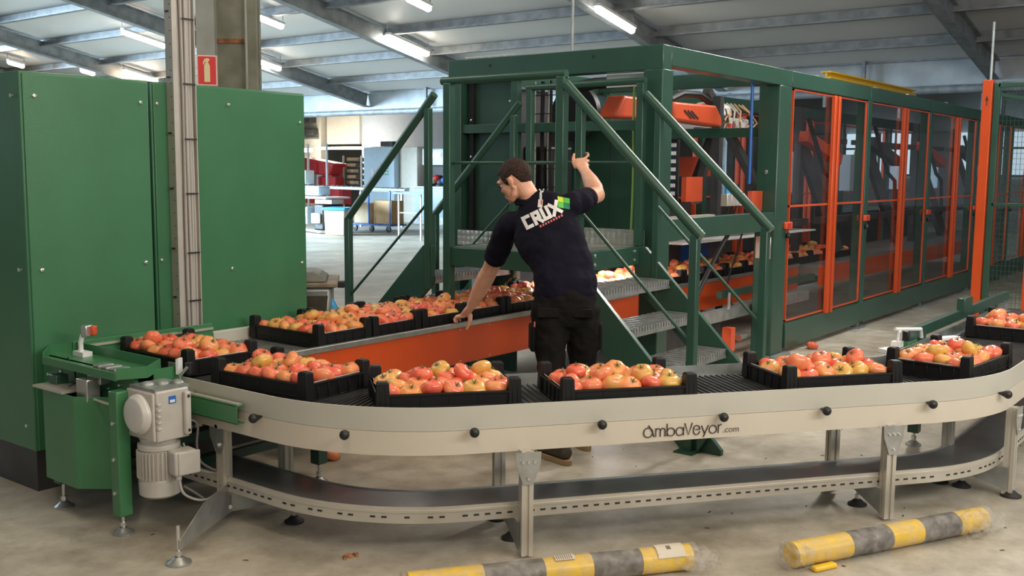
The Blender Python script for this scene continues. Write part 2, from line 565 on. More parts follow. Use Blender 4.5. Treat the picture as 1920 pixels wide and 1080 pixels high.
# ================================================================== THE SETTING
ZG, XG, SL = 3.5, 18.3, 0.2
def roof_z(x): return ZG + (XG - x) * SL
struct(MB().box(-8, 52, -14, 34, -0.2, 0).build('floor', 'floor'), 'worn grey concrete floor of the packing hall')
rf = MB()
for x0, x1, za, zb in ((-6, XG, roof_z(-6), ZG), (XG, 34, ZG, ZG + (34 - XG) * SL), (34, 52, ZG + (34 - XG) * SL, ZG)):
    rf._hex([(x0, -14, za), (x1, -14, zb), (x1, 34, zb), (x0, 34, za), (x0, -14, za + .06), (x1, -14, zb + .06), (x1, 34, zb + .06), (x0, 34, za + .06)])
struct(rf.build('ceiling', 'roof'), 'pale ribbed sheet roof sloping down to the gutter')
struct(MB().box(-8, 52, 34, 34.2, 0, 9).build('wall_left', 'cream'), 'long back wall of the hall')
struct(MB().box(51.8, 52, -14, 34, 0, 8).build('wall_far', 'white'), 'far end wall of the hall')
for i, (y0, y1) in enumerate(((9.75, 10.65), (8.75, 9.65), (5.0, 7.6))):
    k = 52 / 30.0
    wn = MB().box(51.72, 51.78, y0 * k, y1 * k, 1.5, 4.1).build('window_%d' % (i + 1), 'winglow')
    struct(wn, 'tall daylit window in the far end wall')
    fr = MB()
    for yy in (y0 * k, (y0 + y1) / 2 * k, y1 * k): fr.box(51.66, 51.72, yy - .05, yy + .05, 1.5, 4.1)
    for zz in (1.5, 2.8, 4.1): fr.box(51.66, 51.72, y0 * k, y1 * k, zz - .05, zz + .05)
    fr.build('window_frame', 'gdark', wn)
tn = 0
def trim(mb, m, label, bevel=0):
    global tn
    tn += 1
    return struct(mb.build('trim_%d' % tn, m, bevel=bevel), label)
# rafters
for y in (-1.0, 4.1, 8.95, 14.1, 18.7, 24.1, 29.0):
    b = MB()
    up = Vector((SL, 0, 1))
    p = Vector((-5.5, y, roof_z(-5.5) - 0.22)); q = Vector((XG - 0.1, y, ZG - 0.20))
    b.bar(p, q, 0.03, 0.30, up)
    for dz in (-0.15, 0.15):
        b.bar(p + Vector((0, 0, dz)), q + Vector((0, 0, dz)), 0.17, 0.025, up)
    trim(b, 'beam', 'galvanised steel rafter running down under the roof to the gutter')
for y in (-1.0, 4.1, 8.95, 14.1, 18.7, 24.1):
    b = MB()
    p = Vector((XG + .1, y, ZG - 0.20)); q = Vector((34, y, ZG + (34 - XG) * SL - .22))
    b.bar(p, q, 0.15, 0.28)
    trim(b, 'beam', 'galvanised rafter rising behind the gutter')
# purlins
for x in (3.2, 4.9, 6.6, 8.2, 9.8, 11.3, 12.75, 14.25, 15.55, 16.95):
    b = MB()
    z = roof_z(x) - 0.085
    b.box(x - .02, x + .02, -14, 34, z - .075, z + .075)
    b.box(x - .09, x + .02, -14, 34, z - .085, z - .06)
    trim(b, 'beam2', 'thin galvanised purlin crossing under the roof sheets')
for x in (20.2, 22.4, 24.6, 26.8):
    z = ZG + (x - XG) * SL - .08
    trim(MB().box(x - .06, x + .06, -14, 34, z - .09, z + .07), 'beam2', 'purlin of the roof bay behind the gutter')
# gutter
b = MB()
b.box(XG - .05, XG + .05, -14, 34, ZG - .42, ZG + .02)
trim(b, 'gutter', 'pale box gutter along the foot of the roof')
b = MB()
b.box(XG - .14, XG - .05, -14, 34, ZG + .0, ZG + .06)
b.cyl((XG - .18, -14, ZG - .50), (XG - .18, 34, ZG - .50), .07, 12)
b.box(XG - .2, XG + .2, -14, 34, ZG - .46, ZG - .42)
trim(b, 'beam', 'dark pipe and flange below the gutter')
b = MB()
for y in (1.5, 6.2, 11.4, 16.6):
    b.box(XG - .22, XG - .16, y - .03, y + .03, ZG - .56, ZG + .1)
trim(b, 'beam', 'short hangers holding the gutter pipe')
for y in (4.1, 8.95, 14.1, 24.1):
    b = MB()
    b.box(XG - .02, XG + .02, y - .14, y + .14, 0, ZG - .4)
    b.box(XG - .14, XG + .14, y - .16, y - .13, 0, ZG - .4)
    b.box(XG - .14, XG + .14, y + .13, y + .16, 0, ZG - .4)
    trim(b, 'beam', 'galvanised hall column below the gutter')

# old painted column behind the green cabinets
cx, cy = 5.185, 6.885
rz = R(-52.4)
t = thing('steel_column', 'old painted steel hall column with a rusty weld line, behind the green cabinets', 'column', (cx, cy, 0), rz)
zt = roof_z(cx) - .1
MB().box(-.09, .235, -.02, .02, 0, zt).build('column_web', 'oldpaint', t, local=True)
MB().box(-.235, -.09, -.10, .10, 0, zt).build('column_flange', 'oldpaint2', t, local=True)
MB().box(.14, .235, -.075, .075, 0, zt).build('column_flange', 'oldpaint', t, local=True)
MB().box(-.09, .235, -.035, -.02, 2.59, 2.625).build('weld_line', 'rust', t, local=True)
MB().box(.15, .165, -.085, -.075, 0, zt).build('conduit', 'oldpaint2', t, local=True)
# fire extinguisher sign
dv = Vector((cx, cy, 0)).normalized()
rt = Vector((dv.y, -dv.x, 0))
sc = Vector((cx, cy, 0)) + rt * -0.175 - dv * .135
sg = thing('safety_sign', 'red fire extinguisher sign with a pale pictogram on the old steel column', 'sign', (sc.x, sc.y, 2.36), math.atan2(rt.y, rt.x) )
MB().box(-.078, .078, 0, .004, -.118, .118).build('sign_plate', 'signwhite', sg, local=True)
MB().box(-.068, .068, -.002, 0, -.108, .108).build('sign_field', 'signred', sg, local=True)
pg = [(-.022, -.09), (.022, -.09), (.022, .035), (.012, .058), (.008, .066), (.022, .08), (.014, .092), (-.006, .094), (-.02, .084), (-.028, .066), (-.03, .045), (-.024, .045), (-.018, .062), (-.008, .07), (-.012, .058), (-.022, .035)]
MB().prism([(x, -.002, z) for x, z in pg], (0, -.002, 0)).build('pictogram', 'signyel', sg, local=True)

# ceiling lamps that hang in view, just below the rafters and purlins
def lamp(x0, x1, y, k, label, warm=False):
    def pt(x):
        return Vector((x * k, y * k, 1.6 + (roof_z(x) - 1.6) * k))
    p, q = pt(x0), pt(x1)
    c = (p + q) / 2
    t = thing('ceiling_lamp', label, 'lamp', tuple(c), group='fluorescent lamps under the roof')
    MB().bar(p + Vector((0, 0, .06)), q + Vector((0, 0, .06)), .14, .05).build('lamp_housing', 'white', t, bevel=.01)
    for e in (p, q):
        MB().cyl(e + Vector((0, 0, .08)), (e.x, e.y, roof_z(e.x)), .008, 6).build('suspension_rod', 'gdark', t)
    d = (q - p).normalized()
    MB().tube([p, p + d * .04, q - d * .04, q], [.03, .055, .055, .03], 12).build('diffuser', 'tubewarm' if warm else 'tubeglow', t, smooth=True)
    return t
lamp(14.75, 15.95, 14.55, .955, 'lit fluorescent lamp beside the rafter left of the green machine')
lamp(14.45, 15.65, 9.43, .925, 'lit fluorescent lamp above the corner of the green machine')
lamp(15.25, 16.25, 24.75, .96, 'lit fluorescent lamp just above the green cabinet, nearest its column', True)
lamp(15.3, 16.1, 19.45, .945, 'lit fluorescent lamp right of the old steel column')
lamp(14.9, 15.3, 26.25, .96, 'short lit lamp peeping over the middle of the green cabinet', True)
lamp(13.8, 14.25, 28.0, .96, 'lit lamp at the far left above the green cabinet corner', True)
lamp(12.95, 13.7, 16.45, .95, 'lit lamp high up right of the old steel column')
lamp(13.1, 13.7, 12.45, .95, 'lit lamp at the top edge between the column and the machine')
lamp(12.9, 14.0, 20.95, .955, 'lit lamp left of the cable post under the roof', True)
lamp(13.2, 14.4, 4.40, .91, 'lit lamp at the top edge by the right-hand rafter')
# ================================================================== GREEN CABINETS (face on y = 4.78)
def cabinet(x0, x1, y1, label, boltp, m='green', sidebolts=(), yf=4.78, zt=2.045):
    t = thing('electrical_cabinet', label, 'cabinet', (x0, yf, 0), group='green cabinets')
    MB().box(x0, x1, yf + .004, y1, .21, zt).build('cabinet_body', m, t, bevel=.006)
    MB().box(x0 + .012, x1 - .006, yf - .005, yf + .01, .215, zt - .01).build('front_panel', m, t, bevel=.004)
    MB().box(x0 + .02, x1 - .02, yf + .04, y1 - .03, 0, .21).build('plinth', 'dgrey', t)
    bolts(t, [(x, yf - .006, z) for x, z in boltp], 'y', .010)
    bolts(t, [(x0, y, z) for y, z in sidebolts], 'x', .010)
    return t
cabinet(2.405, 3.082, 5.55, 'green steel cabinet at the left edge, on a black plinth', [(2.47, 1.93), (3.03, 1.93), (2.47, 1.10), (3.03, 1.10), (2.47, .40), (3.03, .40)], sidebolts=[(4.86, 1.93), (4.86, 1.10), (4.86, .33)])
cabinet(3.192, 3.40, 5.60, 'narrow green cabinet panel behind the cable post', [(3.225, 1.94), (3.225, 1.09)], yf=4.93, zt=2.059)
cabinet(3.412, 4.264, 5.60, 'darker green cabinet right of the cable post', [(3.69, 1.96), (4.22, 1.88), (4.22, 1.01), (3.69, 1.01)], m='green', yf=4.93, zt=2.059)
# cable post: open channel in front of the cabinets
t = thing('cable_post', 'tall galvanised channel post carrying grey cables in front of the green cabinets', 'post', (3.36, 4.86, 0))
ch = MB()
zt = roof_z(3.36) - .15
ch.box(3.284, 3.290, 4.855, 4.922, 0, zt)
ch.box(3.290, 3.315, 4.855, 4.860, 0, zt)
ch.box(3.290, 3.446, 4.918, 4.924, 0, zt)
ch.box(3.440, 3.446, 4.880, 4.918, 0, zt)
ch.build('channel', 'postalu', t)
for k in range(60):
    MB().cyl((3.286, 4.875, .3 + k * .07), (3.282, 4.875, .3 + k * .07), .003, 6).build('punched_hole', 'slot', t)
for i, (x, y, r) in enumerate(((3.376, 4.905, .010), (3.396, 4.905, .009), (3.414, 4.905, .009), (3.429, 4.903, .008), (3.386, 4.888, .008))):
    c = MB()
    c.tube([(x + .003 * math.sin(k * 1.3 + i), y, .02 + k * (zt - .05) / 20) for k in range(21)], r, 8)
    c.build('cable', 'cable', t, smooth=True)
for z in (.85, 1.12, 1.45, 1.75, 2.05, 2.4, 2.75, 3.1, 3.5):
    MB().box(3.362, 3.438, 4.874, 4.879, z, z + .008).build('cable_tie', 'black', t)
    MB().box(3.276, 3.283, 4.88, 4.905, z + .03, z + .038).build('cable_tie', 'black', t)
# ================================================================== FRONT CURVED CONVEYOR
NX, NY = 0.603, 0.798      # inward normal of the straight run
def path(off, n1=14, n2=10, y0=4.0, xe=8.2):
    P = [(2.697 + off, y0)]
    r = 1.0 - off
    c = (3.697, 3.384)
    for k in range(n1 + 1):
        a = R(180 + 53.0 * k / n1)
        P.append((c[0] + r * math.cos(a), c[1] + r * math.sin(a)))
    c = (5.461, 2.05)
    for k in range(n2 + 1):
        a = R(233.0 + 37.0 * k / n2)
        P.append((c[0] + r * math.cos(a), c[1] + r * math.sin(a)))
    P.append((xe, 1.05 + off))
    return P
conv = thing('curved_conveyor', 'long curved belt conveyor with pale side guard carrying the tomato crates across the foreground', 'conveyor', (3.6, 2.3, 0))
MB().ribbon(path(0), path(.006), .548, .645).build('upper_side_guard', 'guard', conv)
MB().ribbon(path(-.003), path(.006), .448, .5465).build('lower_side_guard', 'guard2', conv)
MB().ribbon(path(.606), path(.600), .45, .645).build('inner_side_guard', 'gdark', conv)
MB().ribbon(path(.04), path(.56), .575, .600).build('belt', 'belt', conv)
MB().ribbon(path(.006), path(.04), .585, .592).build('outer_wear_strip', 'gdark', conv)
MB().ribbon(path(.56), path(.60), .585, .592).build('inner_wear_strip', 'gdark', conv)
# moulded ribs across the belt
def dense(off, step=.045):
    P = path(off, 40, 28)
    return P
rb = MB()
A_, B_ = path(.05, 28, 18), path(.55, 28, 18)
def lerp_path(P, Q, step):
    out = []
    for i in range(len(P) - 1):
        p0, p1 = Vector(P[i]), Vector(P[i + 1]); q0, q1 = Vector(Q[i]), Vector(Q[i + 1])
        n = max(1, int(((p1 - p0).length + (q1 - q0).length) / 2 / step))
        for k in range(n):
            out.append((p0.lerp(p1, k / n), q0.lerp(q1, k / n)))
    return out
for p, q in lerp_path(A_, B_, .030):
    if p.x > 7.8: continue
    rb.bar((p.x, p.y, .602), (q.x, q.y, .602), .010, .008)
rb.build('belt_ribs', 'belt', conv)
# knobs
for x, y in ((2.697, 3.42), (2.752, 2.945), (3.094, 2.585), (3.53, 2.256), (3.975, 1.920), (4.375, 1.617), (4.815, 1.285), (5.25, 1.072)):
    if x < 2.7: n = Vector((-1, 0, 0))
    elif x < 3.09: n = (Vector((x, y, 0)) - Vector((3.697, 3.384, 0))).normalized()
    elif x < 4.9: n = Vector((-NX, -NY, 0))
    else: n = Vector((-.2, -.98, 0))
    b = Vector((x, y, .548))
    k = MB()
    k.tube([b, b + n * .03], [.004, .015], 12)
    k.sphere(b + n * .045, .0205)
    k.build('clamp_knob', 'black', conv, smooth=True)
# end caps of screws
# lettering
def text_mesh(body, size, name, offset=0.0, extrude=0.0, spacing=1.0):
    cu = bpy.data.curves.new(name, 'FONT')
    cu.body = body
    cu.size = size
    cu.offset = offset
    cu.extrude = extrude
    cu.space_character = spacing
    cu.resolution_u = 4
    o = bpy.data.objects.new(name, cu)
    COL.objects.link(o)
    bpy.context.view_layer.update()
    dg = bpy.context.evaluated_depsgraph_get()
    me = bpy.data.meshes.new_from_object(o.evaluated_get(dg))
    bpy.data.objects.remove(o)
    bpy.data.curves.remove(cu)
    return me
def place_text(me, name, m, origin, xdir, zdir, parent, flipy=False, scale=None):
    X = Vector(xdir).normalized(); Z = Vector(zdir).normalized(); N = X.cross(Z)
    mw = Matrix((X, Z, N)).transposed().to_4x4()
    mw.translation = Vector(origin)
    if scale: mw = mw @ Matrix.Diagonal((*scale, 1))
    me.transform(mw)
    off = Vector((0, 0, 0)); p = parent
    while p is not None:
        off += p.location; p = p.parent
    me.transform(Matrix.Translation(-off))
    me.materials.clear()
    me.materials.append(M[m])
    o = bpy.data.objects.new(name, me)
    COL.objects.link(o)
    o.parent = parent
    return o
def on_guard(s, z, out=.006):
    # point on the straight guard, s metres along it from its start
    return Vector((3.094 + s * NY - NX * out, 2.585 - s * NX - NY * out, z))
GX = (NY, -NX, 0)
s0 = 0.748
cap, cur = .052, s0
# letters drawn as thin strokes: every stroke a tube laid flat on the guard
def stroke(polys, s, z, h, wdt, mb):
    for pl in polys:
        pts = [on_guard(s + x * h, z + y * h, .0065) for x, y in pl]
        mb.tube(pts, wdt, 6)
def arc(cx, cy, r, a0, a1, n=12, ry=None):
    ry = ry or r
    return [(cx + r * math.cos(R(a0 + (a1 - a0) * k / n)), cy + ry * math.sin(R(a0 + (a1 - a0) * k / n))) for k in range(n + 1)]
G = {
 'A': ([arc(.42, .40, .40, 0, 360, 20), [(.45, 1.0), (.62, .75), (.82, .38), (.95, 0.0)]], 1.10),
 'm': ([[(.0, 0), (.0, .72)], arc(.20, .50, .20, 180, 0, 8) + [(.40, 0)], arc(.62, .50, .20, 180, 0, 8) + [(.82, 0)]], 1.0),
 'b': ([[(0, 1.05), (0, 0)], arc(.34, .34, .34, 0, 360, 16)], .80),
 'a': ([arc(.34, .34, .34, 0, 360, 16), [(.68, .70), (.68, 0)]], .78),
 'V': ([[(0, 1.0), (.34, 0), (.68, 1.0)]], .76),
 'e': ([arc(.32, .48, .28, 200, -20, 10), arc(.32, .26, .28, 160, 360, 10), [(.22, .42), (.56, .42)]], .76),
 'y': ([[(0, .72), (.30, 0)], [(.62, .72), (.30, 0), (.18, -.28)]], .70),
 'o': ([arc(.34, .34, .34, 0, 360, 16)], .84),
 'r': ([[(0, 0), (0, .70)], arc(.24, .46, .24, 180, 80, 6)], .36)}
mb = MB()
for ch_ in 'AmbaVeyor':
    P, adv = G[ch_]
    stroke(P, cur, .470, cap, .0023, mb)
    cur += adv * cap
mb.build('maker_lettering', 'ink', conv)
tm = text_mesh('.com', .040, 'maker_domain')
place_text(tm, 'maker_lettering', 'ink2', on_guard(cur + .004, .470, .0055), GX, (0, 0, 1), conv)

# lower cable tray
TO = .035
def tray_path(o): return path(o, 12, 8, 4.25, 8.2)
MB().ribbon(tray_path(TO + .004), tray_path(TO + .235), .205, .212).build('lower_tray', 'tray', conv)
MB().ribbon(tray_path(TO), tray_path(TO + .006), .150, .220).build('tray_edge_rail', 'alu', conv)
MB().ribbon(tray_path(TO - .004), tray_path(TO), .196, .206).build('tray_edge_bead', 'alu', conv)
MB().ribbon(tray_path(TO + .235), tray_path(TO + .240), .170, .216).build('tray_back_edge', 'gdark', conv)
sl = MB()
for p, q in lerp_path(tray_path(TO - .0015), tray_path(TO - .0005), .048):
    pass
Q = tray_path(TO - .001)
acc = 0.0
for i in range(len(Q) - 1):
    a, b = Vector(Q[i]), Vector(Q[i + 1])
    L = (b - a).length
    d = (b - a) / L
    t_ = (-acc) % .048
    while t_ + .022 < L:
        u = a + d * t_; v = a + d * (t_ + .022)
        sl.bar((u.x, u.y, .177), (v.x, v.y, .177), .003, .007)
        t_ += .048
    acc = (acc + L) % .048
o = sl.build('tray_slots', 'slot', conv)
o['kind'] = 'stuff'
# legs: extruded profiles, brackets, plates, feet
def profile(parent, x, y, z0, z1, ang, w=.050, name='leg'):
    m = Matrix.Rotation(ang, 3, 'Z')
    poly = [(-.5, -.5), (-.14, -.5), (-.14, -.34), (.14, -.34), (.14, -.5), (.5, -.5), (.5, -.14), (.38, -.14), (.38, .14), (.5, .14), (.5, .5), (.14, .5), (.14, .34), (-.14, .34), (-.14, .5), (-.5, .5), (-.5, .14), (-.38, .14), (-.38, -.14), (-.5, -.14)]
    P = [Vector((x, y, z0)) + m @ Vector((a * w, b * w, 0)) for a, b in poly]
    return MB().prism(P, (0, 0, z1 - z0)).build(name, 'alu', parent)
def station(x, y, nx, ny, rear, plate=True, front_bottom=.012, outer=False):
    ang = math.atan2(-nx, ny) if True else 0
    ang = math.atan2(ny, nx) - PI / 2
    m = Matrix.Rotation(ang, 3, 'Z')
    lg = profile(conv, x, y, front_bottom, .455, ang)
    # gusset bracket: wide on top, narrow below, on the outer face
    br = MB()
    pts = [(-.055, .455), (.055, .455), (.052, .405), (.022, .320), (-.022, .320), (-.052, .405)]
    br.prism([Vector((x, y, 0)) + m @ Vector((a, -.028, z)) for a, z in pts], m @ Vector((0, -.005, 0)))
    g = br.build('gusset_plate', 'galv', conv)
    for a, z in ((-.025, .415), (.0, .415), (.025, .415), (0, .345)):
        c = Vector((x, y, z)) + m @ Vector((a, -.035, 0))
        n = m @ Vector((0, -1, 0))
        MB().tube([c, c + n * .006], .006, 8).build('bolt', 'chrome', g)
    rl = profile(conv, x + nx * rear, y + ny * rear, .05, .455, ang, name='rear_leg')
    # base plate running inward
    if plate:
        a0, a1 = (-.02, .26)
        pl = MB()
        P = [Vector((x, y, 0)) + Vector((nx, ny, 0)) * s + m @ Vector((-.030, 0, 0)) + Vector((0, 0, z)) for s, z in ((.0, .035), (.0, .150), (.14, .150), (rear, .10), (rear, .06), (.20, .085))]
        pl.prism(P, m @ Vector((-.004, 0, 0)))
        pl.build('base_plate', 'gdark', conv)
        foot(conv, x + nx * .22, y + ny * .22, .12, .045, pad='rubber')
        foot(conv, x + nx * (rear + .03), y + ny * (rear + .03), .12, .045, pad='rubber')
station(3.255, 2.428, NX, NY, .45)
station(4.668, 1.400, NX, NY, .45)
station(5.42, 1.035, .05, .999, .30)
foot(conv, 5.42, 1.02, .10, .05, pad='rubber')
# left station with its outrigger
ang = -PI / 2
m_ = Matrix.Rotation(R(90), 3, 'Z')
profile(conv, 2.735, 3.74, .13, .455, R(-90), .05)
profile(conv, 3.02, 3.66, .06, .455, R(-90), .05, name='rear_leg')
br = MB()
br.prism([(2.709, 3.74 + a, z) for a, z in ((-.045, .49), (.065, .49), (.06, .40), (.02, .33), (-.02, .33), (-.035, .38))], (-.005, 0, 0))
br.build('gusset_plate', 'galv', conv)
for z in (.45, .365):
    MB().tube([(2.704, 3.74, z), (2.694, 3.74, z)], .012, 8).build('bolt', 'chrome', conv)
pl = MB()
pl.prism([(2.31, 3.47, .06), (2.31, 3.47, .10), (2.52, 3.60, .175), (2.76, 3.735, .185), (2.76, 3.735, .045), (2.40, 3.53, .055)], (.003, -.004, 0))
pl.build('outrigger_plate', 'galv', conv)
pl = MB()
pl.prism([(2.76, 3.735, .045), (2.76, 3.735, .185), (3.05, 3.60, .15), (3.05, 3.60, .06)], (.003, -.004, 0))
pl.build('base_plate', 'gdark', conv)
foot(conv, 2.315, 3.482, .16, .050)
foot(conv, 2.93, 3.50, .12, .045, pad='rubber')
for z in (.155, .075): MB().tube([(2.745, 3.722, z), (2.740, 3.712, z)], .010, 8).build('bolt', 'chrome', conv)

# ================================================================== GREEN TRANSFER UNIT AT THE LEFT
tu = thing('transfer_unit', 'green corner transfer unit with hopper box and grey gear motor at the left', 'machine', (2.6, 4.4, 0))
MB().box(2.47, 3.42, 4.02, 4.765, .40, .565).build('frame_body', 'dgreen', tu)
MB().box(2.452, 2.47, 3.98, 4.765, .42, .690).build('side_plate', 'lgreen', tu)
bolts(tu, [(2.452, y, z) for y, z in ((4.72, .60), (4.72, .50), (4.60, .63), (4.45, .60), (4.30, .52), (4.20, .60), (4.20, .52), (4.10, .63))], 'x', .009)
MB().box(2.47, 3.42, 3.985, 4.00, .42, .55).build('front_crossbar', 'dgreen', tu)
MB().box(2.69, 3.45, 4.02, 4.75, .565, .598).build('transfer_belt', 'belt', tu)
# octagonal tray plate with raised lip
lip = [(2.41, 4.00), (2.41, 4.74), (2.55, 4.93), (2.66, 4.93), (2.66, 4.08), (2.52, 3.97)]
oc = [(2.368, 3.985), (2.368, 4.60), (2.49, 4.765), (2.62, 4.765), (2.62, 4.04), (2.48, 3.925)]
MB().prism([(x, y, .682) for x, y in oc], (0, 0, .008)).build('tray_plate', 'lgreen', tu)
mb = MB()
for i in range(len(oc)):
    p, q = oc[i], oc[(i + 1) % len(oc)]
    if i == 0:
        mb.bar((*p, .695), (*q, .695), .012, .034)
    else:
        mb.bar((*p, .708), (*q, .708), .006, .05)
mb.build('tray_lip', 'lgreen', tu)
MB().box(2.625, 2.633, 4.06, 4.76, .60, .725).build('side_guide', 'lgreen', tu)
MB().box(2.55, 2.70, 3.985, 3.993, .60, .70).build('front_lip_plate', 'lgreen', tu)
gm = MB()
for k in range(3):
    gm.box(2.40, 2.48, 4.05 + k * .065, 4.10 + k * .065, .69, .716)
gm.build('sensor_blocks', 'gdark', tu, bevel=.006)
MB().box(2.60, 3.42, 4.752, 4.764, .58, .735).build('back_guide_plate', 'lgreen', tu, bevel=.002)
MB().box(2.66, 3.42, 4.744, 4.752, .70, .712).build('back_guide_strip', 'alu', tu)
# steel angle standing between the crates
MB().box(2.700, 2.706, 4.02, 4.10, .60, .70).build('guide_angle', 'galv', tu)
# legs
for x, y, z0 in ((2.365, 3.965, .085), (2.385, 4.50, .12), (3.40, 3.86, .10), (3.36, 4.70, .10)):
    zt = .64 if x < 3 else .50
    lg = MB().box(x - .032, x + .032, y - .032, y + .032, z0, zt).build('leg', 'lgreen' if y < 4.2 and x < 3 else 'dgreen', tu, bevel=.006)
    foot(lg, x, y, z0 + .02, .045)
bolts(tu, [(2.333, 3.965, z) for z in (.19, .34, .50)], 'x', .009)
for z in (.20, .33): MB().box(2.47, 3.38, 3.97, 3.995, z, z + .045).build('tie_bar', 'dgreen', tu)
MB().box(2.50, 3.35, 4.3, 4.33, .18, .22).build('tie_bar', 'dgreen', tu)
# hopper box
hp = [(2.306, 4.50), (2.300, 4.225), (2.425, 4.06), (2.45, 4.06), (2.45, 4.55)]
hb = MB()
n = len(hp)
inn = []
cxh = sum(p[0] for p in hp) / n; cyh = sum(p[1] for p in hp) / n
for x, y in hp: inn.append((x + (cxh - x) * .08, y + (cyh - y) * .05))
o_b = [hb.bm.verts.new((x, y, .165)) for x, y in hp]; o_t = [hb.bm.verts.new((x, y, .585)) for x, y in hp]
i_t = [hb.bm.verts.new((x, y, .585)) for x, y in inn]; i_b = [hb.bm.verts.new((x, y, .20)) for x, y in inn]
for i in range(n):
    j = (i + 1) % n
    hb.bm.faces.new([o_b[i], o_b[j], o_t[j], o_t[i]])
    hb.bm.faces.new([o_t[i], o_t[j], i_t[j], i_t[i]])
    hb.bm.faces.new([i_t[i], i_t[j], i_b[j], i_b[i]])
hb.bm.faces.new(o_b[::-1]); hb.bm.faces.new(i_b)
hb.build('hopper_box', 'lgreen', tu, bevel=.003)
# proximity bracket and sensor on top of the hopper
MB().box(2.335, 2.40, 4.17, 4.26, .56, .66).build('sensor_bracket', 'stain', tu, bevel=.004)
MB().box(2.395, 2.45, 4.16, 4.27, .63, .70).build('sensor_bracket', 'stain', tu, bevel=.004)
MB().box(2.29, 2.42, 4.30, 4.56, .587, .597).build('cover_strip', 'alu', tu)
MB().tube([(2.34, 4.33, .61), (2.36, 4.30, .63), (2.42, 4.42, .66), (2.46, 4.55, .70)], .004, 6).build('sensor_wire', 'black', tu, smooth=True)
MB().hose([(2.36, 4.17, .575), (2.36, 4.05, .57), (2.41, 3.95, .55), (2.46, 3.88, .54)], .006, 8).build('sensor_cable', 'cable', tu, smooth=True)
# laser sensor on its stalk
st = MB()
st.tube([(2.555, 4.60, .71), (2.555, 4.60, .755), (2.56, 4.59, .79)], .012, 8)
st.box(2.535, 2.585, 4.55, 4.64, .69, .712)
st.build('sensor_stalk', 'white', tu)
MB().obox((2.575, 4.575, .785), .05, .035, .055, R(20)).build('photo_sensor', 'chrome', tu, bevel=.005)
MB().obox((2.60, 4.565, .790), .03, .03, .045, R(20)).build('sensor_lens', 'orange2', tu, bevel=.005)
st = MB()
st.cyl((2.63, 4.50, .71), (2.63, 4.42, .71), .010)
st.build('reflector_clip', 'alu', tu)
# green channel rail outside the guard
chn = MB()
chn.box(2.642, 2.648, 3.52, 4.02, .505, .588)
chn.box(2.642, 2.685, 3.52, 4.02, .582, .588)
chn.box(2.642, 2.685, 3.52, 4.02, .505, .511)
chn.build('channel_rail', 'lgreen', tu, bevel=.002)
MB().box(2.655, 2.678, 3.53, 4.0, .588, .592).build('channel_strip', 'alu', tu)
MB().box(2.62, 2.72, 4.0, 4.35, .30, .40).build('drive_cover', 'dgrey', tu)
MB().box(2.75, 3.35, 3.99, 4.03, .26, .38).build('belt_return_cover', 'dgrey', tu)
# clip holding a white target
st = MB()
st.tube([(2.66, 3.95, .60), (2.66, 3.95, .66), (2.68, 3.92, .70)], .007, 8)
st.box(2.63, 2.70, 3.88, 3.94, .59, .60)
st.build('bracket_clip', 'stain', tu)
MB().obox((2.675, 3.975, .665), .045, .012, .07, R(30)).build('reflector', 'white', tu)
MB().lathe((2.72, 3.965, .66), [(.018, 0), (.018, .05)], 14).build('round_stop', 'black', tu)
# gear motor
mx, my = 2.475, 3.845
gb = MB()
gb.box(mx - .07, mx + .09, my - .10, my + .105, .435, .655)
gb.box(mx - .085, mx - .07, my - .095, my + .105, .440, .650)
gb.box(mx + .055, mx + .085, my - .125, my - .10, .450, .640)
g = gb.build('gear_box', 'motor', tu, bevel=.010)
MB().lathe((mx - .085, my, .550), [(.088, 0), (.088, -.016), (.074, -.034), (.060, -.038)], 28, 'x').build('gear_cap', 'motor2', g, smooth=False, bevel=.003)
for k in range(5): MB().box(mx - .072, mx - .055, my - .112, my - .10, .49 + k * .026, .502 + k * .026).build('cooling_rib', 'motor', g, bevel=.003)
for a, z in ((mx + .07, .47), (mx + .07, .62)):
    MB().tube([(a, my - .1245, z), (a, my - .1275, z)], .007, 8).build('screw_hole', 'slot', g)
MB().box(mx - .012, mx + .024, my - .1015, my - .10, .595, .628).build('rating_label', 'blue', g)
MB().box(mx - .006, mx + .018, my - .1025, my - .1015, .600, .612).build('label_field', 'white', g)
lo = MB()
for k in range(3): lo.sphere((mx - .03 + k * .055, my + .03 - k * .03, .665), .03, (1, 1, .5))
lo.box(mx - .07, mx + .10, my - .09, my + .10, .652, .664)
lo.build('casting_top', 'gdark', g, smooth=True)
MB().lathe((mx, my, .42), [(.085, .02), (.075, 0), (.078, -.03)], 28).build('motor_flange', 'motor', tu, smooth=False)
mt = MB()
mt.lathe((mx, my, .20), [(.078, -.0), (.086, .02), (.086, .05), (.082, .055), (.082, .185), (.09, .19), (.09, .21), (.07, .22)], 30)
mo = mt.build('motor_body', 'motor', tu, smooth=False, bevel=.002)
fr = MB()
for k in range(34):
    a = 2 * PI * k / 34
    c, s_ = math.cos(a), math.sin(a)
    fr.bar((mx + .088 * c, my + .088 * s_, .262), (mx + .088 * c, my + .088 * s_, .382), .004, .014, (c, s_, 0))
fr.build('cooling_fins', 'motor', mo)
MB().lathe((mx, my, .175), [(.070, 0), (.088, .012), (.090, .075)], 30).build('fan_cover', 'motor', mo, smooth=False)
tb = MB().obox((mx + .035, my - .115, .285), .105, .085, .105, R(-8)).build('terminal_box', 'motor', mo, bevel=.008)
MB().obox((mx + .040, my - .160, .288), .10, .012, .10, R(-8)).build('terminal_lid', 'motor', tb, bevel=.004)
MB().cyl((mx + .0, my - .14, .27), (mx + .0, my - .14, .29), .013, 10).build('cable_gland', 'cable', tb)
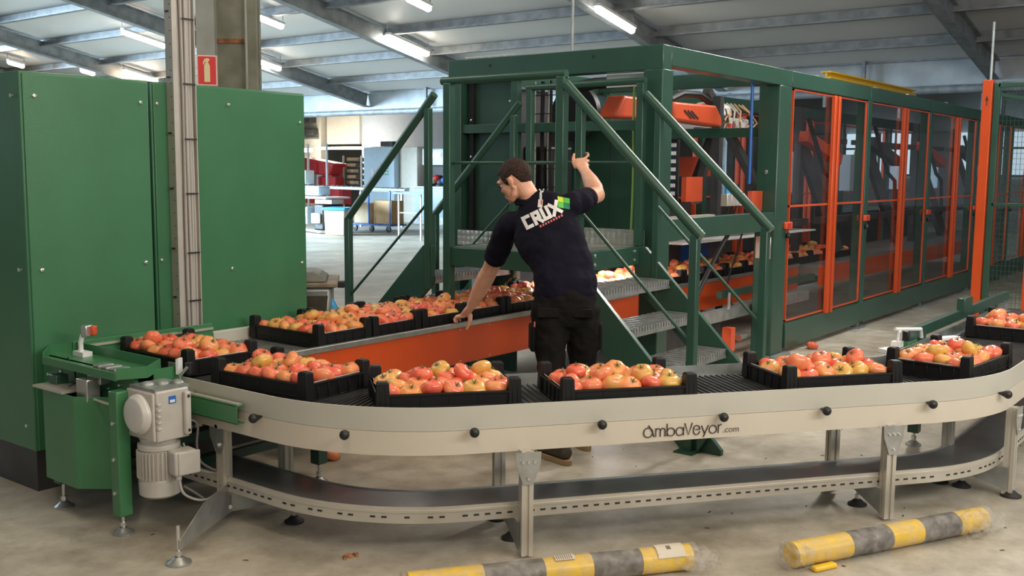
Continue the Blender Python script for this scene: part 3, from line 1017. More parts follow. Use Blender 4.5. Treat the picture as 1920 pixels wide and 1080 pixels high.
for i, P in enumerate((
    [(mx + .0, my - .14, .275), (mx + .02, my - .15, .20), (mx + .12, my - .15, .15), (mx + .24, my - .12, .17), (mx + .30, my - .08, .20)],
    [(mx + .10, my - .02, .50), (mx + .16, my - .05, .47), (mx + .15, my - .06, .38), (mx + .16, my - .07, .30), (mx + .24, my - .08, .24), (mx + .32, my - .06, .23)],
    [(mx + .12, my, .38), (mx + .14, my - .03, .30), (mx + .18, my - .04, .25), (mx + .26, my - .06, .22), (mx + .30, my - .06, .22)],
    [(mx + .05, my - .1, .22), (mx + .12, my - .12, .16), (mx + .18, my - .14, .10)])):
    MB().hose(P, .0055, 8).build('cable', 'cable2' if i % 2 else 'cable', tu, smooth=True)

# ================================================================== ORANGE INFEED CONVEYOR
oc_ = thing('orange_conveyor', 'straight conveyor with orange side panel running from the green machine to the corner', 'conveyor', (3.6, 4.2, 0))
MB().box(3.54, 5.86, 4.200, 4.206, .352, .592).build('side_panel', 'orange', oc_, bevel=.002)
MB().box(5.87, 10.5, 4.200, 4.206, .352, .592).build('side_panel', 'orange', oc_, bevel=.002)
MB().box(3.50, 10.5, 4.185, 4.215, .592, .625).build('near_rail', 'stain', oc_, bevel=.004)
MB().box(3.50, 10.5, 4.855, 4.885, .58, .665).build('far_rail', 'guard', oc_, bevel=.004)
MB().box(3.52, 10.5, 4.86, 4.88, .35, .58).build('far_side_panel', 'orange', oc_)
MB().box(3.52, 10.5, 4.215, 4.855, .56, .585).build('slider_bed', 'gdark', oc_)
rb = MB()
for k in range(230): rb.box(3.53 + k * .030, 3.546 + k * .030, 4.22, 4.85, .585, .597)
rb.build('slat_belt', 'galv', oc_)
for k in range(16):
    x = 3.70 + (k // 2) * .30 + (0 if k % 2 else .0)
    z = .575 if k % 2 else .372
    if x < 5.8: MB().tube([(x, 4.2, z), (x, 4.194, z)], .005, 8).build('screw', 'chrome', oc_)
for x in (5.0, 7.5, 9.8):
    for y in (4.28, 4.78):
        lg = MB().box(x - .03, x + .03, y - .03, y + .03, .08, .56).build('leg', 'dgreen', oc_)
        foot(lg, x, y, .1)

# ================================================================== CRATES
def make_crate(name, label):
    t = thing(name, label, 'crate', (0, 0, 0), group=None)
    L, W, h, k = .595, .395, .078, .009
    mb = MB()
    mb.box(-L / 2, L / 2, -W / 2, W / 2, .0, .006)
    for sy in (-1, 1):
        mb.box(-L / 2, L / 2, sy * W / 2, sy * (W / 2 - k), .006, h)
        mb.box(-L / 2 - .004, L / 2 + .004, sy * (W / 2 + .005), sy * (W / 2 - k - .002), h - .010, h)
        mb.box(-L / 2 - .003, L / 2 + .003, sy * (W / 2 + .004), sy * (W / 2), .018, .024)
        for q in range(-2, 3):
            mb.box(q * .12 - .002, q * .12 + .002, sy * (W / 2 + .002), sy * (W / 2), .006, h - .01)
    for sx in (-1, 1):
        mb.box(sx * L / 2, sx * (L / 2 - k), -W / 2, W / 2, .006, h)
        mb.box(sx * (L / 2 + .005), sx * (L / 2 - k - .002), -W / 2 - .004, W / 2 + .004, h - .010, h)
        for q in range(-2, 3):
            mb.box(sx * (L / 2 + .004), sx * (L / 2), q * .065 - .002, q * .065 + .002, .006, h - .01)
    mb.build('crate_tray', 'crate', t, local=True, bevel=.0015, seg=1)
    for sx in (-1, 1):
        for sy in (-1, 1):
            p = MB()
            c = Vector((sx * (L / 2 - .022), sy * (W / 2 - .018), 0))
            p.obox(c + Vector((0, 0, .006)), .060, .052, .120, 0, .84, .84)
            p.obox(c + Vector((0, 0, .126)), .044, .038, .005, 0, .9, .9)
            for q in (-1, 1): p.obox(c + Vector((q * .011, -sy * -.0, .02)), .004, .055, .100, 0, .84, .84)
            p.build('stacking_post', 'crate', t, local=True, bevel=.003)
    MB().box(-L / 2 + k, -L / 2 + k + .002, -W / 2 + .05, W / 2 - .05, .05, h + .003).build('pale_end_strip', 'pale_strip', t, local=True)  # thin pale strip inside each end wall
    MB().box(L / 2 - k - .002, L / 2 - k, -W / 2 + .05, W / 2 - .05, .05, h + .003).build('pale_end_strip', 'pale_strip', t, local=True)
    return t
def tomato_mesh(i):
    rnd = random.Random(100 + i)
    bm = bmesh.new()
    bmesh.ops.create_uvsphere(bm, u_segments=28, v_segments=16, radius=1)
    lobes = rnd.choice((5, 6, 7, 5))
    ph = rnd.uniform(0, 6)
    for v in bm.verts:
        a = math.atan2(v.co.y, v.co.x)
        z = v.co.z
        rr = math.hypot(v.co.x, v.co.y)
        f = 1 + (.125 * abs(math.cos(lobes * a / 2 + ph)) - .07 + .035 * math.sin(2 * a + ph * 2)) * (1 if z > 0 else .55) * min(1, rr * 1.3)
        v.co.x *= f; v.co.y *= f
        zz = z * .70
        if z > 0: zz -= .20 * max(0, 1 - rr / .55) ** 1.3
        else: zz += .06 * max(0, 1 - rr / .4)
        v.co.z = zz
    for v in bm.verts: v.co *= .0535
    me = bpy.data.meshes.new('tomato')
    bm.to_mesh(me); bm.free()
    for p in me.polygons: p.use_smooth = True
    me.materials.append(M['tomato'])
    # calyx: five thin curled leaves and a stub
    c = MB()
    for k in range(5):
        a = 2 * PI * k / 5 + ph
        d = Vector((math.cos(a), math.sin(a), 0)); n = Vector((-d.y, d.x, 0))
        prev = None
        for s, wd, z in ((0, .0026, .030), (.007, .0026, .0345), (.015, .0018, .0385), (.020, .0005, .0415)):
            e = (c.bm.verts.new(d * s + n * wd + Vector((0, 0, z))), c.bm.verts.new(d * s - n * wd + Vector((0, 0, z))))
            if prev: c.bm.faces.new([prev[0], prev[1], e[1], e[0]])
            prev = e
    c.tube([(0, 0, .028), (.001, .002, .040), (.003, .003, .046)], .002, 6)
    cm = bpy.data.meshes.new('calyx')
    c.bm.to_mesh(cm); c.bm.free()
    cm.materials.append(M['calyx'])
    return me, cm
TM = [tomato_mesh(i) for i in range(6)]
def place_tomato(x, y, z, s, rot, label, group):
    me, cm = random.choice(TM)
    o = bpy.data.objects.new('tomato', me)
    COL.objects.link(o)
    o.location = (x, y, z)
    o.rotation_euler = rot
    o.scale = (s, s, s)
    tag(o, label, 'tomato', group)
    c = bpy.data.objects.new('calyx', cm)
    COL.objects.link(c)
    c.parent = o
    return o
def fill_spots(rows=4, cols=6, extra=3, rnd=random):
    out = []
    for j in range(rows):
        for i in range(cols):
            x = (i - (cols - 1) / 2 + (.22 if j % 2 else -.22)) * .0895
            y = (j - (rows - 1) / 2) * .0865
            out.append((x + rnd.uniform(-.004, .004), y + rnd.uniform(-.004, .004), .050 + rnd.uniform(.014, .034), rnd.uniform(.90, 1.02)))
    for k in range(extra):
        out.append((rnd.uniform(-.22, .22), rnd.uniform(-.12, .12), .118, rnd.uniform(.85, .98)))
    return out
crate0 = None
def put_crate(x, y, z, rz, label, group):
    global crate0
    if crate0 is None:
        crate0 = make_crate('tomato_crate', label); c = crate0
    else:
        c = copy_tree(crate0)
    c.location = (x, y, z); c.rotation_euler = (0, 0, rz)
    c['label'] = label
    c['group'] = group
    return c
BZ = .606
ORD = ['first', 'second', 'third', 'fourth', 'fifth', 'sixth']
def loaded(x, y, rz, label, short, extra=2, rows=4, cols=6, z=BZ, seed=0):
    rnd = random.Random(seed)
    put_crate(x, y, z, rz, label, 'black crates of tomatoes')
    m = Matrix.Rotation(rz, 3, 'Z')
    sp = fill_spots(rows, cols, 0, rnd)
    ex = []
    tries = 0
    while len(ex) < extra and tries < 200:
        tries += 1
        i, j = rnd.randrange(cols - 1), rnd.randrange(rows - 1)
        x_, y_ = (i + .5 - (cols - 1) / 2) * .0915, (j + .5 - (rows - 1) / 2) * .0895
        if all(math.hypot(x_ - a[0], y_ - a[1]) > .1 for a in ex): ex.append((x_, y_, .118, rnd.uniform(.86, .98)))
    # seen from the photo's side: which way rows and columns run
    fwd = Vector((math.cos(R(37.6)), math.sin(R(37.6)), 0)); rgt = Vector((fwd.y, -fwd.x, 0))
    if abs((m @ Vector((1, 0, 0))).dot(rgt)) > abs((m @ Vector((0, 1, 0))).dot(rgt)):
        cdir, rdir, nr = m @ Vector((1, 0, 0)), m @ Vector((0, 1, 0)), rows
    else:
        cdir, rdir, nr = m @ Vector((0, 1, 0)), m @ Vector((1, 0, 0)), cols
    nc = rows * cols // nr
    lr = 1 if cdir.dot(rgt) > 0 else -1
    nf = 1 if rdir.dot(fwd) > 0 else -1
    P = [m @ Vector((a[0], a[1], 0)) for a in sp]
    order = sorted(range(len(P)), key=lambda k: P[k].dot(rdir) * nf)
    lab = {}
    for r_ in range(nr):
        row = sorted(order[r_ * nc:(r_ + 1) * nc], key=lambda k: P[k].dot(cdir) * lr)
        for c_, k in enumerate(row):
            rn = 'nearest row' if r_ == 0 else ('farthest row' if r_ == nr - 1 else ORD[r_] + ' row')
            lab[k] = 'tomato in %s, %s from left, %s' % (rn, ORD[c_], short)
    exo = sorted(range(len(ex)), key=lambda k: (m @ Vector((ex[k][0], ex[k][1], 0))).dot(rgt))
    for n_, k in enumerate(exo): lab[len(sp) + k] = 'tomato piled on top, %s from left, %s' % (ORD[n_], short)
    for k, a in enumerate(sp + ex):
        p = m @ Vector((a[0], a[1], 0))
        tilt = .42 if k < len(sp) else .5
        place_tomato(x + p.x, y + p.y, z + a[2], a[3], (rnd.gauss(0, tilt) * .8, rnd.gauss(0, tilt) * .8, rnd.uniform(0, 6.28)), lab[k], 'tomatoes ' + short)
random.seed(11)
loaded(3.025, 4.41, R(88), 'black crate of tomatoes on the green corner unit, farthest left', 'in the farthest left crate', 3, seed=1)
loaded(2.995, 3.585, R(-86), 'black crate of tomatoes at the start of the left bend, next to the corner unit', 'in the second crate from left', 3, seed=2)
loaded(3.225, 2.860, R(-40), 'black crate of tomatoes on the left bend, in front of the orange panel', 'in the crate before the orange panel', 4, seed=3)
loaded(3.785, 2.335, R(-39), 'black crate of tomatoes on the straight run in front of the worker', 'in the crate before the worker', 4, seed=4)
loaded(4.650, 1.730, R(-36.5), 'black crate of tomatoes on the straight run above the right-hand gusset plate', 'in the crate before the machine post', 3, seed=5)
loaded(5.385, 1.335, R(-6), 'black crate of tomatoes on the right bend, below the white sensor bracket', 'in the crate on the right bend', 3, seed=6)
loaded(6.86, 1.345, R(0), 'black crate of tomatoes cut by the right edge of the photo', 'in the crate at the right edge', 2, seed=7)
xs = [3.94 + k * .425 for k in range(20)]
ol = ['nearest the corner unit', 'second from the corner unit', 'third from the corner unit', 'just left of the hand on the rail', 'behind the worker\'s arm', 'beneath the stair platform']
for i, x in enumerate(xs[:4]):
    loaded(x, 4.535, R(90), 'black crate of tomatoes on the orange conveyor, ' + ol[i], 'in the %s crate beyond the orange panel' % ORD[i], 2, seed=20 + i)
def stuff_tomatoes(spots, label, seed):
    rnd = random.Random(seed)
    bm = bmesh.new()
    for (x, y, z, rz) in spots:
        m = Matrix.Rotation(rz, 3, 'Z')
        for a in fill_spots(4, 6, 2, rnd):
            me = rnd.choice(TM)[0]
            n0 = len(bm.verts)
            bm.from_mesh(me)
            p = m @ Vector((a[0], a[1], 0))
            mw = Matrix.Translation((x + p.x, y + p.y, z + a[2])) @ Euler((rnd.gauss(0, .4), rnd.gauss(0, .4), rnd.uniform(0, 6))).to_matrix().to_4x4() @ Matrix.Scale(a[3], 4)
            bm.verts.ensure_lookup_table()
            for v in bm.verts[n0:]: v.co = mw @ v.co
    me = bpy.data.meshes.new('tomatoes')
    bm.to_mesh(me); bm.free()
    for p in me.polygons: p.use_smooth = True
    me.materials.append(M['tomatoes'])
    o = bpy.data.objects.new('tomatoes', me)
    COL.objects.link(o)
    tag(o, label, 'tomatoes', kind='stuff')
sp = []
ol2 = ol[4:] + ['under the lamp beside the stair treads', 'at the machine entrance', 'just inside the machine', 'in the middle of the first machine bay', 'deeper in the machine', 'behind the green door post', 'behind the first clear door, nearest', 'behind the first clear door, second', 'behind the first clear door, third', 'behind the first clear door, fourth', 'behind the second clear door, nearest', 'behind the second clear door, second', 'behind the second clear door, third', 'behind the second clear door, deepest']
for i, x in enumerate(xs[4:]):
    put_crate(x, 4.535, BZ, R(90), 'black crate of tomatoes on the orange conveyor, ' + ol2[i], 'black crates of tomatoes')
    sp.append((x, 4.535, BZ, R(90)))
stuff_tomatoes(sp, 'tomatoes in the farther crates on the orange conveyor', 77)
# ================================================================== CROSSOVER PLATFORM WITH TWO STAIRS
pf = thing('crossover_stairs', 'dark green crossover platform with handrails and a stair on each side, over the orange conveyor', 'stairs', (5.6, 4.1, 0))
X0, X1, YR, YL, ZP = 5.15, 6.10, 3.58, 4.56, 1.08
MB().box(X0 + .03, 6.19, YR + .02, YL - .02, ZP - .03, ZP - .004).build('platform_deck', 'checker', pf)
MB().box(6.175, 6.185, YR + .02, 4.72, ZP - .003, 1.188).build('toe_board', 'checker', pf)
MB().box(6.175, 6.185, 4.72, 5.32, 1.0, 1.122).build('toe_board', 'checker', pf)
fr = MB()
fr.box(X0, X0 + .045, YR, YL, ZP - .125, ZP)
fr.build('platform_edge_beam', 'dgreen', pf, bevel=.004)
MB().box(X0 + .045, 6.19, YR, YR + .045, ZP - .125, ZP).build('platform_edge_beam', 'dgreen', pf, bevel=.004)
MB().box(X0 + .045, 6.19, YL - .045, YL, ZP - .125, ZP).build('platform_edge_beam', 'dgreen', pf, bevel=.004)
bolts(pf, [(5.52, YR, ZP - .03), (5.52, YR, ZP - .09), (6.02, YR, ZP - .03), (6.02, YR, ZP - .09)], 'y', .012)
def post(x, y, z0, z1, name='rail_post', w=.045):
    return MB().box(x - w / 2, x + w / 2, y - w / 2, y + w / 2, z0, z1).build(name, 'dgreen', pf, bevel=.005)
def rail(pts, r=.0215, name='handrail', m='dgreen'):
    MB().tube(pts, r, 14).build(name, m, pf, smooth=True)
# platform posts and rails (front and back side)
post(X0 + .02, YL - .03, .0, 2.17, w=.06); post(X0 + .02, YR + .03, ZP - .1, 2.17, w=.06)
rail([(X0 + .02, YL + .03, 2.185), (X0 + .02, YR + .0, 2.185)], .026)
rail([(X0 + .02, YL, 1.645), (X0 + .02, YR + .03, 1.645)], .010, 'mid_rail')
post(X1 + .02, YL - .0, ZP, 2.19, w=.05); post(X1 + .02, YR + .03, ZP, 2.20, w=.055)
rail([(X1 + .02, YL + .03, 2.205), (X1 + .02, YR, 2.215)], .024)
rail([(X1 + .02, YL, 1.66), (X1 + .02, YR, 1.66)], .009, 'mid_rail')
# right-hand stair: four treads going down towards -y
RS = 0.2132
def tread(x0, x1, y0, y1, z, m='stain'):
    t = MB()
    t.box(x0, x1, y0, y0 + .008, z - .055, z)
    t.box(x0, x1, y1 - .008, y1, z - .04, z)
    t.box(x0, x0 + .012, y0, y1, z - .04, z)
    t.box(x1 - .012, x1, y0, y1, z - .04, z)
    n = int((x1 - x0) / .032)
    for k in range(n + 1):
        x = x0 + (x1 - x0) * k / n
        t.box(x - .003, x + .003, y0, y1, z - .028, z + (.0 if k % 2 else .003))
    for k in range(1, 5):
        y = y0 + (y1 - y0) * k / 5
        t.box(x0, x1, y - .002, y + .002, z - .022, z - .004)
    return t.build('tread', m, pf)
def stair(sgn, ystart, zlow=.0):
    # sgn -1: down to the right, +1: down to the left
    n = 4
    gy = .215
    for k in range(1, n + 1):
        z = ZP - RS * k
        ya = ystart + sgn * (gy * (k - 1) - .01)
        yb = ystart + sgn * (gy * k + .045)
        if z < .1: continue
        tread(5.20, 6.06, min(ya, yb), max(ya, yb), z, 'galv' if k < 4 else 'stain')
    for x in (5.15, 6.075):
        s = MB()
        yb = ystart + sgn * gy * (ZP / RS)
        top = [(x, ystart - sgn * .03, ZP), (x, ystart + sgn * .05, ZP), (x, yb + sgn * .02, .03), (x, yb + sgn * .02, .0), (x, yb - sgn * .24, .0), (x, ystart - sgn * .03, ZP - .27)]
        s.prism(top, (.035, 0, 0))
        s.build('stringer', 'dgreen', pf, bevel=.003)
stair(-1, YR)
stair(1, 4.70)
# post near (5.13,2.65) and matching rear post; sloping handrails
for x in (5.15, 6.10):
    w = .05
    post(x - .02, 2.66, .0, 1.25, w=w)
    post(x - .005, 3.455, ZP - .35, 2.03, w=.048)
    rail([(x - .01, 3.56, 2.12), (x - .02, 2.62, 1.235)], .030)
    rail([(x - .02, 3.44, 1.36), (x - .02, 2.66, .62)], .0105, 'mid_rail')
    post(x - .0, 4.70, ZP - .3, 2.01, w=.045)
    post(x - .0, 5.49, .0, 1.24, w=.048)
    rail([(x - .0, 4.645, 2.10), (x - .0, 5.50, 1.235)], .028)
    rail([(x - .0, 4.72, 1.36), (x - .0, 5.49, .66)], .010, 'mid_rail')
MB().box(5.05, 5.21, 2.60, 2.72, .0, .008).build('foot_plate', 'dgreen', pf)
MB().prism([(5.105, 2.60, .008), (5.105, 2.50, .16), (5.105, 2.60, .16)], (.03, 0, 0)).build('foot_gusset', 'dgreen', pf)
post(5.50, 3.30, 0, .64, 'support_post', .05)
post(5.50, 3.05, 0, .42, 'support_post', .05)

# ================================================================== GREEN PALLETISING MACHINE
mc = thing('packing_machine', 'large dark green framed packing machine with clear doors and orange profiles', 'machine', (8.0, 4.4, 0))
XA, XE, YN, YF, ZT = 6.21, 19.2, 3.50, 5.45, 2.463
PX = [8.42, 10.45, 12.65, 14.85, 17.0, 19.1]
MB().box(XA, XA + .12, YN, YF, 2.295, ZT).build('front_top_beam', 'dgreen', mc, bevel=.006)
MB().box(XA + .12, PX[0] + .03, YN, YN + .12, 2.325, ZT).build('side_top_beam', 'dgreen', mc, bevel=.006)
for a, b in zip(PX[:-1], PX[1:]):
    MB().box(a + .035, b + .03, YN, YN + .12, 2.325, ZT).build('side_top_beam', 'dgreen', mc, bevel=.006)
    MB().box(a + .035, b + .03, YF - .1, YF, 2.325, ZT).build('rear_top_beam', 'dgreen', mc)
    MB().box(a + .09, b - .03, YN, YN + .10, .045, .268).build('base_beam', 'dgreen', mc, bevel=.006)
    MB().box(a + .09, b - .03, YF - .1, YF, .045, .268).build('base_beam', 'dgreen', mc)
MB().box(XA + .12, PX[0], YF - .1, YF, 2.325, ZT).build('rear_top_beam', 'dgreen', mc)
for y, z in ((5.02, 2.40), (4.07, 2.41)):
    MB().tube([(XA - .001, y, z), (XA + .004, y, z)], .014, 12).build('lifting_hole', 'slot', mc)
# posts
MB().box(XA, XA + .15, YN, YN + .155, 0, 2.30).build('corner_post', 'dgreen', mc, bevel=.008)
MB().box(XA + .15, XA + .156, YN + .01, YN + .14, .2, 2.3).build('post_liner', 'gdark', mc)
MB().box(XA, XA + .13, YF - .13, YF, 0, 2.30).build('rear_corner_post', 'dgreen', mc, bevel=.008)
MB().box(8.20, 8.455, YN, YN + .19, 0.02, 2.33).build('corner_post', 'dgreen', mc, bevel=.010)
MB().box(8.12, 8.50, YN - .06, YN + .24, 0, .02).build('foot_plate', 'gdark', mc)
bolts(mc, [(8.20, 3.60, .30), (8.20, 3.60, 1.6)], 'x', .018)
MB().box(8.192, 8.20, 3.53, 3.67, .86, 1.05).build('cable_bracket', 'stain', mc, bevel=.004)
for x in PX[1:]:
    MB().box(x - .03, x + .09, YN, YN + .12, .06, 2.33).build('side_post', 'dgreen', mc, bevel=.006)
    MB().box(x - .10, x + .12, YN - .03, YN + .14, 0, .015).build('foot_plate', 'gdark', mc)
    MB().box(x - .02, x + .04, YN + .02, YN + .10, .015, .06).build('machine_foot', 'gdark', mc)
    MB().box(x - .03, x + .07, YF - .12, YF, 0, 2.33).build('rear_post', 'dgreen', mc)
MB().box(8.38, 8.48, YF - .12, YF, 0, 2.33).build('rear_post', 'dgreen', mc)
# front face members
MB().box(XA + .02, XA + .09, YN + .155, YF - .13, 1.885, 1.955).build('front_cross_beam', 'dgreen', mc, bevel=.004)
MB().box(XA + .03, XA + .08, 4.77, 4.84, .75, 2.30).build('front_upright', 'dgreen', mc, bevel=.004)
MB().box(XA + .10, XA + .11, 4.84, YF - .13, 1.08, 2.30).build('infill_panel', 'dgreen', mc)
MB().box(XA + .06, XA + .10, 5.24, 5.28, 1.08, 2.30).build('black_strip', 'black', mc)
bolts(mc, [(XA + .06, 5.26, 1.70), (XA + .06, 5.26, 1.99), (XA + .10, 4.90, 2.13)], 'x', .010)
MB().box(XA + .10, XA + .14, 4.84, YF - .13, .0, 1.0).build('lower_infill_panel', 'dgreen', mc)
MB().box(6.90, 6.92, 3.95, 4.72, .98, 1.93).build('lift_panel', 'dgreen', mc)
MB().box(6.895, 6.90, 4.33, 4.335, .98, 1.93).build('panel_seam', 'dgreen', mc)
MB().box(6.85, 6.90, 3.90, 4.85, 1.93, 1.97).build('panel_beam', 'dgreen', mc)
# running belts and cables at the front
for i, (y, mm, r) in enumerate(((4.74, 'alu', .010), (4.68, 'black', .016), (4.64, 'alu', .009), (4.59, 'black', .012), (4.55, 'cable', .009), (4.50, 'alu', .010), (4.45, 'black', .014), (3.86, 'gcable', .009), (3.835, 'black', .012), (3.81, 'gcable', .008), (3.785, 'white', .013), (3.755, 'cable', .010), (3.73, 'black', .010))):
    c = MB()
    c.tube([(6.42 + (.02 * (i % 3)), y + .004 * math.sin(k * .9 + i), .95 + k * .133) for k in range(11)], r, 8)
    c.build('hose', mm, mc, smooth=True)
for k in range(9): MB().box(6.415, 6.43, 4.50, 4.74, 1.05 + k * .14, 1.056 + k * .14).build('hose_clamp', 'black', mc)
MB().box(6.36, 6.365, 3.70, 4.05, 2.20, 2.29).build('white_plate', 'white', mc)
# black drum behind the front beam
MB().lathe((6.75, 4.6, 2.05), [(.02, 0), (.22, 0), (.22, .06), (.02, .06)], 32, 'x').build('black_drum', 'black', mc)
MB().tube([(6.6, 3.8, 2.22), (6.6, 4.0, 2.26), (6.6, 4.3, 2.26), (6.6, 4.6, 2.22)], .045, 10).build('cable_duct', 'black', mc, smooth=True)
# cross beams of the first bay
MB().box(8.27, 8.36, YN + .19, YF - .1, 2.335, 2.46).build('cross_beam', 'dgreen', mc, bevel=.004)
MB().box(8.27, 8.36, YN + .19, YF - .1, 1.900, 1.980).build('cross_beam', 'dgreen', mc, bevel=.004)
MB().box(XA + .15, 8.20, YN + .01, YN + .09, 1.105, 1.262).build('side_rail_beam', 'dgreen', mc, bevel=.005)
MB().box(XA + .20, 7.1, YN + .02, YN + .08, 1.262, 1.275).build('beam_strip', 'alu', mc)
# tie with brace inside
def brace(p, q, w=.06, h=.06, m='dgrey', name='diagonal_brace'):
    MB().bar(p, q, w, h).build(name, m, mc)
brace((9.02, 4.6, 2.38), (10.25, 4.6, 1.45), .08, .08)
brace((9.35, 4.7, 1.93), (9.05, 4.7, 1.30), .07, .07)
brace((9.55, 4.8, 1.93), (9.20, 4.8, 1.45), .07, .09, 'black')
MB().box(8.55, 8.70, 4.7, 4.8, .3, 1.90).build('lift_column', 'dgrey', mc)
# ladder-like cable chain
lc = MB()
lc.box(8.50, 8.53, 4.62, 4.70, 1.25, 1.9)
ch = lc.build('energy_chain', 'black', mc)
lc = MB()
for k in range(8): lc.box(8.49, 8.50, 4.63, 4.69, 1.30 + k * .075, 1.335 + k * .075)
lc.build('chain_links', 'white', ch)
# pneumatic unit
MB().cyl((8.0, 3.66, 1.50), (8.0, 3.66, 2.36), .014, 12).build('blue_air_pipe', 'pblue', mc)
MB().box(7.98, 8.19, 3.62, 3.66, 1.27, 1.44).build('orange_plate', 'orange2', mc)
for k in range(4): MB().box(7.60 + k * .085, 7.675 + k * .085, 3.66, 3.72, 1.32, 1.42).build('valve_block', 'alu' if k < 3 else 'white', mc, bevel=.004)
MB().box(7.87, 7.93, 3.64, 3.66, 1.35, 1.39).build('pressure_display', 'bluelight', mc)
for k, mm in enumerate(('sblue', 'black', 'black')): MB().cyl((7.66 + k * .08, 3.69, 1.42), (7.66 + k * .08, 3.69, 1.50), .026, 10).build('filter_bowl', mm, mc)
for P in ([(7.75, 3.7, 1.11), (7.6, 3.75, .9), (7.35, 3.8, .55), (7.30, 3.8, .42), (7.4, 3.9, .40)], [(8.0, 3.7, 1.11), (8.1, 3.8, .9), (8.15, 3.9, .6), (8.1, 3.8, .4)]):
    MB().hose(P, .018 if P[0][0] < 7.9 else .008, 8).build('hose', 'black', mc, smooth=True)
for k in range(3):
    MB().tube([(7.70 + k * .08, 3.70, 1.32), (7.72 + k * .07, 3.74, 1.22), (7.85 + k * .02, 3.80, 1.12)], .007, 6).build('hose', 'black', mc, smooth=True)
# white shelf plate above the conveyor, lower bar, orange bracket
MB().box(7.4, 10.3, 3.95, 5.1, 1.00, 1.012).build('shelf_plate', 'white', mc)
MB().box(7.1, 9.6, 3.72, 3.80, .36, .45).build('lower_bar', 'galv', mc)
MB().cyl((7.9, 3.76, .45), (7.9, 3.76, .58), .012, 8).build('bar_stud', 'chrome', mc)
MB().box(8.05, 10.2, 3.9, 3.95, .50, .56).build('lower_rail', 'dgreen', mc)
MB().box(7.75, 7.83, 3.66, 3.74, .10, .30).build('orange_bracket', 'orange2', mc)
MB().lathe((7.9, 3.66, .20), [(.03, 0), (.03, .12)], 12, 'x').build('shaft_end', 'chrome', mc)
MB().box(6.3, 7.7, 4.15, 4.95, 1.002, 1.02).build('lamp_light_shield', 'dgreen', mc)  # plate added to keep the lamp panel's light off the panel above
# lamps under the platform (vision station)
MB().box(6.45, 7.6, 4.25, 4.85, .985, 1.0).build('lamp_panel', 'led', mc)
MB().box(5.05 + .9, 5.99, 4.90, 4.98, .45, .98).build('station_panel', 'paleblue', mc)
MB().box(6.0, 6.05, 4.95, 5.05, .0, 1.0).build('station_frame', 'green', mc)
# doors with clear panes
for i, (a, b) in enumerate(zip(PX[:-1], PX[1:])):
    xa, xb = a + .10, b - .04
    xm = xa + (xb - xa) * .52
    for j, (p, q) in enumerate(((xa, xm - .005), (xm + .005, xb))):
        d = MB()
        z0, z1 = .285, 2.315
        w = .011
        d.box(p, p + w, YN + .01, YN + .03, z0, z1)
        d.box(q - w, q, YN + .01, YN + .03, z0, z1)
        d.box(p, q, YN + .01, YN + .03, z0, z0 + w)
        d.box(p, q, YN + .01, YN + .03, z1 - w, z1)
        d.box(p, q, YN + .012, YN + .028, 1.295, 1.313)
        door = d.build('door', 'orange2', mc)
        MB().box(p + .01, q - .01, YN + .018, YN + .022, z0 + .01, z1 - .01).build('clear_pane', 'plexi', door)
        e = q - .075 if j == 0 else p + .02
        pr_ = MB().box(e, e + .052, YN - .028, YN + .012, .262, 2.312).build('door_profile', 'orange', door, bevel=.008)
    lt = MB().box(a - .05, a + .10, YN - .025, YN, 1.110, 1.170).build('door_latch', 'orange2', mc, bevel=.006)
    MB().box(a + .0, a + .05, YN - .030, YN - .025, 1.122, 1.158).build('latch_window', 'red', lt)
    MB().lathe((a + .02, YN - .02, 1.03), [(.02, 0), (.024, .02), (.01, .05)], 10).build('door_knob', 'black', mc)
